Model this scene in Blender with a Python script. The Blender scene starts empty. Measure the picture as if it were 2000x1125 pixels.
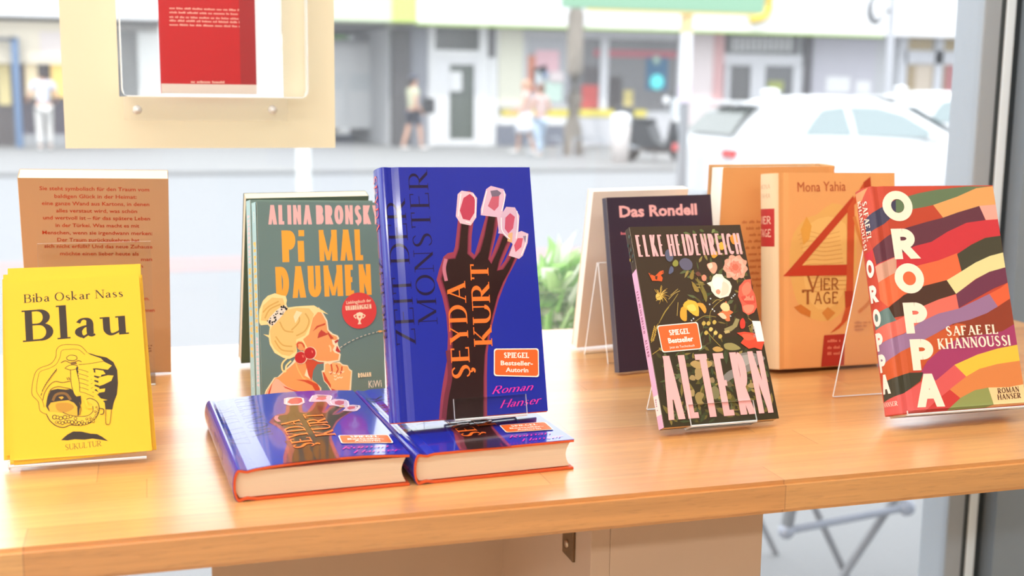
import bpy, bmesh, math, random
from math import sin, cos, pi, radians
from mathutils import Vector, Matrix
from mathutils.geometry import tessellate_polygon, delaunay_2d_cdt

S = bpy.context.scene
COL = S.collection
random.seed(7)

# ------------------------------------------------------------------ camera
CT = 1.0                                   # height of the worktop surface above the shop floor
CAM_H = 0.3019                             # eye height above the worktop
FPX, PITCH, ROLL, YAW = 2384.36, 0.1618, 0.0120, 0.2903
fw = Vector((sin(YAW)*cos(PITCH), cos(YAW)*cos(PITCH), -sin(PITCH)))
r0 = Vector((cos(YAW), -sin(YAW), 0)); u0 = r0.cross(fw)
rt = r0*cos(ROLL) + u0*sin(ROLL); up = u0*cos(ROLL) - r0*sin(ROLL)
EYE = Vector((0, 0, CT + CAM_H))
cd = bpy.data.cameras.new('camera'); cam = bpy.data.objects.new('camera', cd); COL.objects.link(cam)
cam.matrix_world = Matrix(((rt.x, up.x, -fw.x, EYE.x), (rt.y, up.y, -fw.y, EYE.y), (rt.z, up.z, -fw.z, EYE.z), (0, 0, 0, 1)))
cd.sensor_width = 36; cd.lens = FPX/2000*36; cd.clip_start = 0.02; cd.clip_end = 300
cd.dof.use_dof = True; cd.dof.focus_distance = 1.075; cd.dof.aperture_fstop = 5.8
S.camera = cam

# ------------------------------------------------------------------ sky, sun, exposure
w = bpy.data.worlds.new('sky'); S.world = w; w.use_nodes = True
bg = w.node_tree.nodes['Background']; bg.inputs[0].default_value = (0.90, 0.95, 1.0, 1); bg.inputs[1].default_value = 2.9
sd = bpy.data.lights.new('sun', 'SUN'); sd.energy = 1.8; sd.angle = radians(1.5); sd.color = (1, .96, .9)
sun = bpy.data.objects.new('sun', sd); COL.objects.link(sun)
sun.rotation_euler = Vector((0.35, 0.62, -0.95)).to_track_quat('-Z', 'Y').to_euler()
def ceiling_lamp_light(x, y, z, sx, sy, e, col=(1, .985, .955)):
    l = bpy.data.lights.new('ceiling_light', 'AREA'); l.shape = 'RECTANGLE'; l.size = sx; l.size_y = sy; l.energy = e; l.color = col
    o = bpy.data.objects.new('ceiling_light', l); COL.objects.link(o); o.location = (x, y, z); return o
CEIL = 3.15
LAMPS = ((-1.5, .75, 22), (-.2, .75, 15), (2.15, .75, 22), (-1.9, -.3, 22), (.2, -.3, 10), (2.0, -.3, 8), (-2.4, -3.3, 52), (-1.0, -3.3, 46), (.4, -3.3, 38))
for x, y, e in LAMPS:
    ceiling_lamp_light(x, y, CEIL-0.09, 1.2, 0.3, e)
vs = S.view_settings
S.display_settings.display_device = 'sRGB'
vs.view_transform = 'Standard'; vs.look = 'None'; vs.gamma = 1; vs.exposure = 0.0; vs.use_curve_mapping = False
S.cycles.use_denoising = True
S.cycles.max_bounces = 10; S.cycles.transparent_max_bounces = 24; S.cycles.sample_clamp_indirect = 6
S.cycles.caustics_reflective = False; S.cycles.caustics_refractive = False

def at(px, py, Y):
    'point of the place seen at photo position (px, py) on the plane y = Y'
    d = fw*FPX + rt*(px-1000) - up*(py-562.5)
    return EYE + d*(Y/d.y)
def atz(px, py, z):
    d = fw*FPX + rt*(px-1000) - up*(py-562.5)
    return EYE + d*((z-EYE.z)/d.z)

# ------------------------------------------------------------------ materials
def lin(c):
    f = lambda v: v/12.92 if v <= .04045 else ((v+.055)/1.055)**2.4
    return tuple(f(v/255) for v in c)
_m = {}
def mat(c, rough=.55, coat=0., metal=0., spec=.5, name=None, var=0., scale=30., emit=0.):
    key = (tuple(c), rough, coat, metal, spec, var, scale, emit)
    if key in _m: return _m[key]
    m = bpy.data.materials.new(name or 'paint_%d_%d_%d' % tuple(int(v) for v in c)); m.use_nodes = True
    nt = m.node_tree; b = nt.nodes['Principled BSDF']; L = lin(c)
    b.inputs['Base Color'].default_value = (*L, 1); b.inputs['Roughness'].default_value = rough
    b.inputs['Metallic'].default_value = metal; b.inputs['Specular IOR Level'].default_value = spec
    b.inputs['Coat Weight'].default_value = coat; b.inputs['Coat Roughness'].default_value = .06
    if emit: b.inputs['Emission Color'].default_value = (*L, 1); b.inputs['Emission Strength'].default_value = emit
    if var:
        t = nt.nodes.new('ShaderNodeTexCoord'); n = nt.nodes.new('ShaderNodeTexNoise'); n.inputs['Scale'].default_value = scale; n.inputs['Detail'].default_value = 6
        nt.links.new(t.outputs['Object'], n.inputs['Vector'])
        r = nt.nodes.new('ShaderNodeMapRange'); r.inputs['To Min'].default_value = 1-var; r.inputs['To Max'].default_value = 1+var
        nt.links.new(n.outputs['Fac'], r.inputs['Value'])
        x = nt.nodes.new('ShaderNodeVectorMath'); x.operation = 'SCALE'; x.inputs[0].default_value = L
        nt.links.new(r.outputs['Result'], x.inputs['Scale']); nt.links.new(x.outputs['Vector'], b.inputs['Base Color'])
    _m[key] = m; return m

def wood_material():
    m = bpy.data.materials.new('beech_staves'); m.use_nodes = True; nt = m.node_tree; N = nt.nodes; K = nt.links; b = N['Principled BSDF']
    tc = N.new('ShaderNodeTexCoord')
    def M(op, a, b=None):
        n_ = N.new('ShaderNodeMath'); n_.operation = op
        for k_, q_ in enumerate((a, b)):
            if q_ is None: continue
            if isinstance(q_, (int, float)): n_.inputs[k_].default_value = q_
            else: K.new(q_, n_.inputs[k_])
        return n_.outputs[0]
    sp = N.new('ShaderNodeSeparateXYZ'); K.new(tc.outputs['Object'], sp.inputs[0])
    ry = M('DIVIDE', M('ADD', sp.outputs['Y'], .013), .046); row = M('FLOOR', ry)
    wn = N.new('ShaderNodeTexWhiteNoise'); wn.noise_dimensions = '1D'; K.new(row, wn.inputs['W'])
    xx = M('DIVIDE', M('ADD', sp.outputs['X'], M('MULTIPLY', wn.outputs['Value'], 3.7)), .56); cell = M('FLOOR', xx)
    wc = N.new('ShaderNodeTexWhiteNoise'); wc.noise_dimensions = '1D'; K.new(M('ADD', M('MULTIPLY', row, 17.3), cell), wc.inputs['W'])
    mixc = N.new('ShaderNodeMix'); mixc.data_type = 'RGBA'; K.new(wc.outputs['Value'], mixc.inputs[0]); mixc.inputs[6].default_value = (.60, .25, .066, 1); mixc.inputs[7].default_value = (.71, .365, .12, 1)
    ex = M('MULTIPLY', M('MINIMUM', M('FRACT', xx), M('SUBTRACT', 1, M('FRACT', xx))), .56); ey = M('MULTIPLY', M('MINIMUM', M('FRACT', ry), M('SUBTRACT', 1, M('FRACT', ry))), .046)
    seam = M('MAXIMUM', M('MULTIPLY', M('LESS_THAN', ex, .0005), .45), M('MULTIPLY', M('LESS_THAN', ey, .00025), .22))
    mixs = N.new('ShaderNodeMix'); mixs.data_type = 'RGBA'; K.new(seam, mixs.inputs[0]); K.new(mixc.outputs[2], mixs.inputs[6]); mixs.inputs[7].default_value = (.25, .1, .03, 1)
    mp = N.new('ShaderNodeMapping'); mp.inputs['Scale'].default_value = (5, 110, 110); K.new(tc.outputs['Object'], mp.inputs['Vector'])
    n = N.new('ShaderNodeTexNoise'); n.inputs['Scale'].default_value = 1; n.inputs['Detail'].default_value = 7; n.inputs['Roughness'].default_value = .6; K.new(mp.outputs[0], n.inputs['Vector'])
    mp2 = N.new('ShaderNodeMapping'); mp2.inputs['Scale'].default_value = (60, 700, 700); K.new(tc.outputs['Object'], mp2.inputs['Vector'])
    n2 = N.new('ShaderNodeTexNoise'); n2.inputs['Scale'].default_value = 1; n2.inputs['Detail'].default_value = 3; K.new(mp2.outputs[0], n2.inputs['Vector'])
    r1 = N.new('ShaderNodeMapRange'); r1.inputs['From Min'].default_value = .3; r1.inputs['From Max'].default_value = .7; r1.inputs['To Min'].default_value = .84; r1.inputs['To Max'].default_value = 1.12; K.new(n.outputs['Fac'], r1.inputs['Value'])
    r2 = N.new('ShaderNodeMapRange'); r2.inputs['From Min'].default_value = .3; r2.inputs['From Max'].default_value = .45; r2.inputs['To Min'].default_value = .86; r2.inputs['To Max'].default_value = 1.0; K.new(n2.outputs['Fac'], r2.inputs['Value'])
    mu = N.new('ShaderNodeMath'); mu.operation = 'MULTIPLY'; K.new(r1.outputs[0], mu.inputs[0]); K.new(r2.outputs[0], mu.inputs[1])
    x = N.new('ShaderNodeVectorMath'); x.operation = 'SCALE'; K.new(mixs.outputs[2], x.inputs[0]); K.new(mu.outputs[0], x.inputs['Scale']); K.new(x.outputs[0], b.inputs['Base Color'])
    b.inputs['Roughness'].default_value = .42; b.inputs['Coat Weight'].default_value = 1.; b.inputs['Coat IOR'].default_value = 2.0; b.inputs['Coat Roughness'].default_value = .26
    bp = N.new('ShaderNodeBump'); bp.inputs['Strength'].default_value = .08; bp.inputs['Distance'].default_value = .001; K.new(n2.outputs['Fac'], bp.inputs['Height']); K.new(bp.outputs[0], b.inputs['Normal'])
    return m
def paper_material(axis, c=(246, 232, 208)):
    'page edges: fine leaf lines stacked along the given axis'
    m = bpy.data.materials.new('page_edges'); m.use_nodes = True; nt = m.node_tree; N = nt.nodes; K = nt.links; b = N['Principled BSDF']
    tc = N.new('ShaderNodeTexCoord'); mp = N.new('ShaderNodeMapping'); sc = [3, 3, 3]; sc[axis] = 2600; mp.inputs['Scale'].default_value = sc; K.new(tc.outputs['Object'], mp.inputs['Vector'])
    n = N.new('ShaderNodeTexNoise'); n.inputs['Scale'].default_value = 1; n.inputs['Detail'].default_value = 2; K.new(mp.outputs[0], n.inputs['Vector'])
    r = N.new('ShaderNodeMapRange'); r.inputs['To Min'].default_value = .86; r.inputs['To Max'].default_value = 1.08; K.new(n.outputs['Fac'], r.inputs['Value'])
    x = N.new('ShaderNodeVectorMath'); x.operation = 'SCALE'; x.inputs[0].default_value = lin(c); K.new(r.outputs[0], x.inputs['Scale']); K.new(x.outputs[0], b.inputs['Base Color'])
    b.inputs['Roughness'].default_value = .9; b.inputs['Specular IOR Level'].default_value = .1
    return m
def glass_material(name, ior=1.45, haze=.0, tint=(1, 1, 1), rough=0.):
    'thin clear sheet: lets light straight through, mirrors by Fresnel, haze mixes in milky white'
    m = bpy.data.materials.new(name); m.use_nodes = True; nt = m.node_tree; N = nt.nodes; K = nt.links
    N.remove(N['Principled BSDF']); out = N['Material Output']
    tr = N.new('ShaderNodeBsdfTransparent'); tr.inputs[0].default_value = (*tint, 1)
    gl = N.new('ShaderNodeBsdfGlossy'); gl.inputs['Roughness'].default_value = rough; gl.inputs[0].default_value = (1, 1, 1, 1)
    fr = N.new('ShaderNodeFresnel'); fr.inputs['IOR'].default_value = ior
    mx = N.new('ShaderNodeMixShader'); ge = N.new('ShaderNodeNewGeometry'); bf = N.new('ShaderNodeMath'); bf.operation = 'SUBTRACT'; bf.inputs[0].default_value = 1; K.new(ge.outputs['Backfacing'], bf.inputs[1]); ml = N.new('ShaderNodeMath'); ml.operation = 'MULTIPLY'; K.new(fr.outputs[0], ml.inputs[0]); K.new(bf.outputs[0], ml.inputs[1]); K.new(ml.outputs[0], mx.inputs[0]); K.new(tr.outputs[0], mx.inputs[1]); K.new(gl.outputs[0], mx.inputs[2])
    last = mx
    if haze:
        df = N.new('ShaderNodeBsdfTranslucent'); df.inputs[0].default_value = (.95, .97, 1, 1)
        m2 = N.new('ShaderNodeMixShader'); m2.inputs[0].default_value = haze; K.new(mx.outputs[0], m2.inputs[1]); K.new(df.outputs[0], m2.inputs[2]); last = m2
    K.new(last.outputs[0], out.inputs[0]); return m
def leaf_material(c):
    m = mat(c, .45, name='leaf'); nt = m.node_tree; t = nt.nodes.new('ShaderNodeBsdfTranslucent'); t.inputs[0].default_value = (*lin(c), 1); x = nt.nodes.new('ShaderNodeMixShader'); x.inputs[0].default_value = .5
    nt.links.new(nt.nodes['Principled BSDF'].outputs[0], x.inputs[1]); nt.links.new(t.outputs[0], x.inputs[2]); nt.links.new(x.outputs[0], nt.nodes['Material Output'].inputs[0]); return m
WOOD = wood_material()
PAGES = paper_material(1, (232, 216, 192)); PAGES_X = paper_material(1, (253, 249, 242))
ACRYL = glass_material('clear_acrylic', 1.3, .025, (.985, .99, .99))
ACRYL_EDGE = mat((232, 236, 238), .25, name='polished_acrylic_edge')
PANE = glass_material('window_glass', 1.42, .035)  # haze share imitates the veil of glare over the street view

# ------------------------------------------------------------------ object helpers
def tag(o, label=None, cat=None, group=None, kind=None):
    if label: o['label'] = label
    if cat: o['category'] = cat
    if group: o['group'] = group
    if kind: o['kind'] = kind
    return o
def thing(name, label, cat, loc=(0, 0, 0), rz=0., group=None, M=None):
    o = bpy.data.objects.new(name, None); COL.objects.link(o); o.empty_display_size = .02
    if M is not None: o.matrix_world = M
    else: o.location = loc; o.rotation_euler = (0, 0, rz)
    return tag(o, label, cat, group)
def link(name, me, parent=None, mats=()):
    o = bpy.data.objects.new(name, me); COL.objects.link(o)
    for m in mats: me.materials.append(m)
    if parent is not None: o.parent = parent
    return o
def mobj(name, verts, faces, m, parent=None, smooth=False, idx=None):
    me = bpy.data.meshes.new(name); me.from_pydata([tuple(v) for v in verts], [], faces); me.validate()
    o = link(name, me, parent, m if isinstance(m, (list, tuple)) else [m])
    if idx is not None:
        for p, i in zip(me.polygons, idx): p.material_index = i
    if smooth:
        for p in me.polygons: p.use_smooth = True
    return o
class MB:
    'collects shapes into one mesh'
    def __init__(s): s.v = []; s.f = []; s.i = []; s.sm = []
    def add(s, v, f, mi=0, smooth=False):
        n = len(s.v); s.v += [Vector(p) for p in v]; s.f += [tuple(a+n for a in q) for q in f]; s.i += [mi]*len(f); s.sm += [smooth]*len(f); return s
    def box(s, x0, x1, y0, y1, z0, z1, mi=0, bev=0.):
        x0, x1 = sorted((x0, x1)); y0, y1 = sorted((y0, y1)); z0, z1 = sorted((z0, z1))
        if bev:
            bm = bmesh.new(); bmesh.ops.create_cube(bm, size=1)
            for v in bm.verts: v.co = Vector(((x0+x1)/2+v.co.x*(x1-x0), (y0+y1)/2+v.co.y*(y1-y0), (z0+z1)/2+v.co.z*(z1-z0)))
            bmesh.ops.bevel(bm, geom=list(bm.edges), offset=bev, segments=2, affect='EDGES', profile=.6)
            bm.verts.index_update(); s.add([v.co.copy() for v in bm.verts], [[v.index for v in f.verts] for f in bm.faces], mi, False); bm.free(); return s
        return s.add([(x0,y0,z0),(x1,y0,z0),(x1,y1,z0),(x0,y1,z0),(x0,y0,z1),(x1,y0,z1),(x1,y1,z1),(x0,y1,z1)],
                     [(0,3,2,1),(4,5,6,7),(0,1,5,4),(1,2,6,5),(2,3,7,6),(3,0,4,7)], mi)
    def prism(s, pts, axis, a, b, mi=0, smooth=False):
        'polygon extruded along an axis between a and b'
        n = len(pts); P = lambda p, t: {0: (t, p[0], p[1]), 1: (p[0], t, p[1]), 2: (p[0], p[1], t)}[axis]
        v = [P(p, a) for p in pts]+[P(p, b) for p in pts]
        s.add(v, [(i, (i+1) % n, n+(i+1) % n, n+i) for i in range(n)], mi, smooth)
        tri = tessellate_polygon([[Vector((p[0], p[1], 0)) for p in pts]])
        s.add([P(p, a) for p in pts], [tuple(t) for t in tri], mi); s.add([P(p, b) for p in pts], [tuple(t) for t in tri], mi); return s
    def tube(s, pts, r, mi=0, seg=10, closed=False):
        pts = [Vector(p) for p in pts]; n = len(pts); rs = r if isinstance(r, (list, tuple)) else [r]*n; rings = []
        ref = None
        for k, p in enumerate(pts):
            d = (pts[min(k+1, n-1)]-pts[max(k-1, 0)])
            if closed: d = pts[(k+1) % n]-pts[(k-1) % n]
            d.normalize()
            if ref is None: ref = Vector((0, 0, 1)) if abs(d.z) < .9 else Vector((1, 0, 0))
            a = d.cross(ref).normalized(); b = d.cross(a).normalized(); ref = -b if False else ref
            rings.append([p+(a*cos(2*pi*j/seg)+b*sin(2*pi*j/seg))*rs[k] for j in range(seg)])
        v = [q for ring in rings for q in ring]; f = []
        for k in range(n if closed else n-1):
            for j in range(seg): f.append((k*seg+j, k*seg+(j+1) % seg, ((k+1) % n)*seg+(j+1) % seg, ((k+1) % n)*seg+j))
        s.add(v, f, mi, True)
        if not closed:
            s.add(rings[0], [tuple(range(seg))[::-1]], mi); s.add(rings[-1], [tuple(range(seg))], mi)
        return s
    def lathe(s, prof, c=(0, 0, 0), seg=24, mi=0, axis='z'):
        v = []; f = []; n = len(prof); c = Vector(c)
        for j in range(seg):
            a = 2*pi*j/seg
            for r, z in prof:
                q = (r*cos(a), r*sin(a), z)
                if axis == 'y': q = (q[0], q[2], q[1])
                if axis == 'x': q = (q[2], q[0], q[1])
                v.append(c+Vector(q))
        for j in range(seg):
            for k in range(n-1): f.append((j*n+k, ((j+1) % seg)*n+k, ((j+1) % seg)*n+k+1, j*n+k+1))
        return s.add(v, f, mi, True)
    def ball(s, c, r, mi=0, seg=16, rings=10):
        r = r if isinstance(r, (list, tuple)) else (r, r, r); c = Vector(c)
        v = [c+Vector((r[0]*sin(pi*i/rings)*cos(2*pi*j/seg), r[1]*sin(pi*i/rings)*sin(2*pi*j/seg), r[2]*cos(pi*i/rings))) for i in range(rings+1) for j in range(seg)]
        return s.add(v, [(i*seg+j, (i+1)*seg+j, (i+1)*seg+(j+1) % seg, i*seg+(j+1) % seg) for i in range(rings) for j in range(seg)], mi, True)
    def build(s, name, m, parent=None):
        me = bpy.data.meshes.new(name); me.from_pydata([tuple(v) for v in s.v], [], s.f)
        ms = m if isinstance(m, (list, tuple)) else [m]
        for p, i, sm in zip(me.polygons, s.i, s.sm): p.material_index = i; p.use_smooth = sm
        me.validate()
        return link(name, me, parent, ms)
def copy_tree(o, parent=None):
    c = o.copy(); COL.objects.link(c)
    if parent is not None: c.parent = parent
    for ch in list(o.children): copy_tree(ch, c)
    return c

# ------------------------------------------------------------------ lettering: skeleton letters drawn with a thick/thin pen
def arc(cx, cy, rx, ry, a0, a1, n=14):
    return [(cx+rx*cos(radians(a0+(a1-a0)*i/n)), cy+ry*sin(radians(a0+(a1-a0)*i/n))) for i in range(n+1)]
Vt = lambda x, y0=0., y1=1., w=1.: ('L', x, y0, x, y1, w)
Hz = lambda y, x0, x1, w=0.: ('L', x0, y, x1, y, w)
Ln = lambda x0, y0, x1, y1, w=1.: ('L', x0, y0, x1, y1, w)
Ar = lambda *a: ('A', arc(*a))
Cw = lambda *p: ('W', p)
Sf = lambda x, y, l=1., r=1.: ('S', x, y, l, r)
Tk = lambda x, y, d: ('T', x, y, d)          # beak: short tick at the end of a thin arm
_S = [(.45,.84,0),(.36,.96,.15),(.24,1.,.05),(.08,.93,.45),(.03,.78,.85),(.1,.62,1),(.26,.5,1),(.42,.38,1),(.48,.22,.85),(.42,.07,.45),(.25,0,.05),(.1,.04,.15),(.02,.17,0)]
_P = [Vt(0), Hz(1,0,.24), Hz(.46,0,.24), Ar(.24,.73,.27,.27,-90,90), Sf(0,0), Sf(0,1,1,0)]
GL = {
'A': (.72, [Ln(0,0,.36,1,0), Ln(.36,1,.72,0,1), Hz(.34,.13,.59), Sf(0,0), Sf(.72,0)]),
'B': (.54, [Vt(0), Hz(1,0,.25), Hz(.53,0,.28), Hz(0,0,.27), Ar(.24,.765,.23,.235,-90,90), Ar(.27,.265,.27,.265,-90,90), Sf(0,0,1,0), Sf(0,1,1,0)]),
'C': (.66, [Ar(.36,.5,.36,.5,48,312), Tk(.62,.87,-1)]),
'D': (.64, [Vt(0), Hz(1,0,.22), Hz(0,0,.22), Ar(.2,.5,.44,.5,-90,90), Sf(0,0,1,0), Sf(0,1,1,0)]),
'E': (.5, [Vt(0), Hz(1,0,.48), Hz(.52,0,.4), Hz(0,0,.52), Sf(0,0,1,0), Sf(0,1,1,0), Tk(.48,1,-1), Tk(.52,0,1)]),
'F': (.48, [Vt(0), Hz(1,0,.48), Hz(.5,0,.4), Sf(0,0), Sf(0,1,1,0), Tk(.48,1,-1)]),
'G': (.7, [Ar(.36,.5,.36,.5,50,330), Vt(.66,.04,.42), Hz(.42,.44,.72)]),
'H': (.66, [Vt(0), Vt(.66), Hz(.52,0,.66), Sf(0,0), Sf(0,1), Sf(.66,0), Sf(.66,1)]),
'I': (.0, [Vt(0), Sf(0,0), Sf(0,1)]),
'K': (.62, [Vt(0), Ln(.02,.36,.54,1,0), Ln(.17,.54,.62,0,1), Sf(0,0), Sf(0,1), Sf(.54,1), Sf(.62,0)]),
'L': (.5, [Vt(0), Hz(0,0,.5), Sf(0,0,1,0), Sf(0,1), Tk(.5,0,1)]),
'M': (.84, [Vt(0,0,1,0), Ln(0,1,.42,0.03,1), Ln(.42,.03,.84,1,0), Vt(.84), Sf(0,0), Sf(.84,0), Sf(0,1,1,0), Sf(.84,1,0,1)]),
'N': (.66, [Vt(0,0,1,0), Ln(0,1,.66,0,1), Vt(.66,0,1,0), Sf(0,0), Sf(0,1,1,0), Sf(.66,1)]),
'O': (.76, [Ar(.38,.5,.38,.5,0,360,28)]),
'P': (.5, _P),
'R': (.58, _P+[Ln(.22,.46,.6,0,1), Sf(.6,0,0,1)]),
'S': (.5, [Cw(*_S)]),
'T': (.6, [Vt(.3), Hz(1,0,.6), Sf(.3,0), Tk(0,1,-1), Tk(.6,1,-1)]),
'U': (.64, [Vt(0,.3,1), Vt(.64,.3,1,0), Ar(.32,.32,.32,.32,180,360), Sf(0,1), Sf(.64,1)]),
'V': (.68, [Ln(0,1,.34,0,1), Ln(.34,0,.68,1,0), Sf(0,1), Sf(.68,1)]),
'Y': (.64, [Ln(0,1,.32,.44,1), Ln(.32,.44,.64,1,0), Vt(.32,0,.46), Sf(.32,0), Sf(0,1), Sf(.64,1)]),
'Z': (.56, [Hz(1,0,.54), Hz(0,0,.56), Ln(.52,1,.03,0,1), Tk(0,1,-1), Tk(.56,0,1)]),
'a': (.42, [Cw((.03,.47,.5),(.1,.57,.2),(.2,.6,.1),(.31,.55,.6),(.34,.42,1),(.34,.12,1),(.38,.03,.5),(.47,.05,0)), Cw((.34,.36,0),(.18,.33,.2),(.05,.23,.9),(.03,.13,1),(.1,.02,.4),(.2,.01,.1),(.34,.13,0))]),
'b': (.46, [Vt(0,.02,1.06), Ar(.22,.3,.24,.3,0,360,24), Sf(0,1.06,1,0)]),
'i': (.0, [Vt(0,0,.6), ('D',0,.84), Sf(0,0), Sf(0,.6,1,0)]),
'k': (.42, [Vt(0,0,1.06), Ln(.02,.24,.34,.6,0), Ln(.11,.33,.4,0,1), Sf(0,0), Sf(0,1.06,1,0), Sf(.4,0,.6,.6), Sf(.34,.6,.6,.6)]),
'l': (.0, [Vt(0,0,1.08), Sf(0,0), Sf(0,1.08,1,0)]),
'r': (.3, [Vt(0,0,.6), Cw((0,.38,0),(.08,.52,.2),(.18,.6,.5),(.3,.56,1)), Sf(0,0), Sf(0,.6,1,0)]),
's': (.31, [Cw(*[(x*.63, y*.6, q) for x, y, q in _S])]),
'u': (.44, [Cw((0,.6,1),(0,.3,1),(.01,.14,.9),(.08,.02,.4),(.2,.02,.1),(.42,.14,0)), Vt(.42,.0,.6), Sf(0,.6,1,0), Sf(.42,.6,1,0), Sf(.42,0,0,1)]),
'n': (.44, [Vt(0,0,.6), Cw((0,.44,0),(.12,.56,.2),(.26,.6,.3),(.38,.54,.7),(.42,.4,1),(.42,0,1)), Sf(0,0), Sf(.42,0), Sf(0,.6,1,0)]),
'm': (.82, [Vt(0,0,.6), Cw((0,.44,0),(.12,.56,.2),(.25,.6,.3),(.36,.54,.7),(.4,.4,1),(.4,0,1)), Cw((.4,.44,0),(.52,.56,.2),(.65,.6,.3),(.76,.54,.7),(.8,.4,1),(.8,0,1)), Sf(0,0), Sf(.4,0), Sf(.8,0), Sf(0,.6,1,0)]),
'o': (.46, [Ar(.23,.3,.23,.3,0,360,24)]),
'e': (.42, [Ar(.21,.3,.21,.3,0,318,20), Hz(.31,.0,.42)]),
'h': (.44, [Vt(0,0,1.05), Cw((0,.44,0),(.12,.56,.2),(.26,.6,.3),(.38,.54,.7),(.42,.4,1),(.42,0,1)), Sf(0,0), Sf(.42,0)]),
}
GL['Ş'] = (.5, GL['S'][1]+[Cw((.25,0,0),(.25,-.08,.3),(.34,-.14,.8),(.3,-.24,.5),(.18,-.24,.1))])
GL['Ä'] = (.72, GL['A'][1]+[('D',.22,1.16), ('D',.5,1.16)])
ST = {  # thick, thin, serif half length, width factor, gap
'didone': dict(T=.125, t=.035, s=.11, xs=1., g=.2),
'bookish': dict(T=.13, t=.055, s=.1, xs=.95, g=.13),
'fat': dict(T=.165, t=.055, s=.1, xs=.86, g=.15),
'flare': dict(T=.2, t=.085, s=.06, xs=.82, g=.12),
'slab': dict(T=.2, t=.13, s=.13, xs=.66, g=.12),
'geo': dict(T=.27, t=.27, s=0, xs=.92, g=.2),
'poster': dict(T=.2, t=.17, s=0, xs=.38, g=.085),
'tall': dict(T=.088, t=.072, s=0, xs=.2, g=.055),
'tallfat': dict(T=.11, t=.09, s=0, xs=.235, g=.05),
'copper': dict(T=.13, t=.1, s=.03, xs=.95, g=.16),
'script': dict(T=.13, t=.035, s=.05, xs=.95, g=.1, sh=.45),
}
def catmull(p, n=6):
    out = []; k = len(p)
    for i in range(k-1):
        a, b, c, d = p[max(i-1, 0)], p[i], p[i+1], p[min(i+2, k-1)]
        for j in range(n):
            t = j/n; out.append(tuple(.5*((2*b[q])+(-a[q]+c[q])*t+(2*a[q]-5*b[q]+4*c[q]-d[q])*t*t+(-a[q]+3*b[q]-3*c[q]+d[q])*t**3) for q in range(len(b))))
    out.append(tuple(p[-1])); return out
def smooth_loop(p, n=5):
    k = len(p); out = []
    for i in range(k):
        a, b, c, d = p[i-1], p[i], p[(i+1) % k], p[(i+2) % k]
        for j in range(n):
            t = j/n; out.append(tuple(.5*((2*b[q])+(-a[q]+c[q])*t+(2*a[q]-5*b[q]+4*c[q]-d[q])*t*t+(-a[q]+3*b[q]-3*c[q]+d[q])*t**3) for q in (0, 1)))
    return out
def ribbon2d(pts, ws):
    'quads of a stroke: pts centre line, ws full widths'
    n = len(pts); L = []; R = []
    closed = abs(pts[0][0]-pts[-1][0])+abs(pts[0][1]-pts[-1][1]) < 1e-7
    for i, p in enumerate(pts):
        a = pts[i-1] if i else (pts[-2] if closed else p); b = pts[i+1] if i < n-1 else (pts[1] if closed else p)
        dx, dy = b[0]-a[0], b[1]-a[1]; d = math.hypot(dx, dy) or 1; nx, ny = -dy/d*ws[i]/2, dx/d*ws[i]/2
        L.append((p[0]+nx, p[1]+ny)); R.append((p[0]-nx, p[1]-ny))
    return [[L[i], R[i], R[i+1], L[i+1]] for i in range(n-1)]
def hull(p):
    q = sorted(set((round(a[0], 7), round(a[1], 7)) for a in p)); out = []
    if len(q) < 3: return q
    for seq in (q, q[::-1]):
        h = []
        for z in seq:
            while len(h) > 1 and (h[-1][0]-h[-2][0])*(z[1]-h[-2][1])-(h[-1][1]-h[-2][1])*(z[0]-h[-2][0]) <= 0: h.pop()
            h.append(z)
        out += h[:-1]
    return out
def union(pieces):
    'one clean triangulation of overlapping convex pieces'
    V = []; F = []; pieces = [hull(p) for p in pieces]
    for p in pieces:
        a = sum(p[i-1][0]*p[i][1]-p[i][0]*p[i-1][1] for i in range(len(p)))
        if abs(a) < 1e-9: continue
        q = p if a > 0 else p[::-1]; n = len(V); V += [Vector(z[:2]) for z in q]; F.append(list(range(n, n+len(q))))
    if not F: return []
    v, e, f, _, _, of = delaunay_2d_cdt(V, [], F, 0, 1e-5)
    bb = [(min(z[0] for z in p), max(z[0] for z in p), min(z[1] for z in p), max(z[1] for z in p)) for p in pieces]; out = []
    for t in f:
        q = [(v[i].x, v[i].y) for i in t]; x = sum(z[0] for z in q)/len(q); y = sum(z[1] for z in q)/len(q)
        for p, b in zip(pieces, bb):
            if b[0] <= x <= b[1] and b[2] <= y <= b[3]:
                sg = [(p[i][0]-p[i-1][0])*(y-p[i-1][1])-(p[i][1]-p[i-1][1])*(x-p[i-1][0]) for i in range(len(p))]
                if min(sg) > -1e-9 or max(sg) < 1e-9: out.append(q); break
    return out
_lc = {}
def letter(ch, st):
    k = (ch, id(st))
    if k not in _lc: p, a = letter_pieces(ch, st); _lc[k] = (union(p), a)
    return _lc[k]
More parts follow.
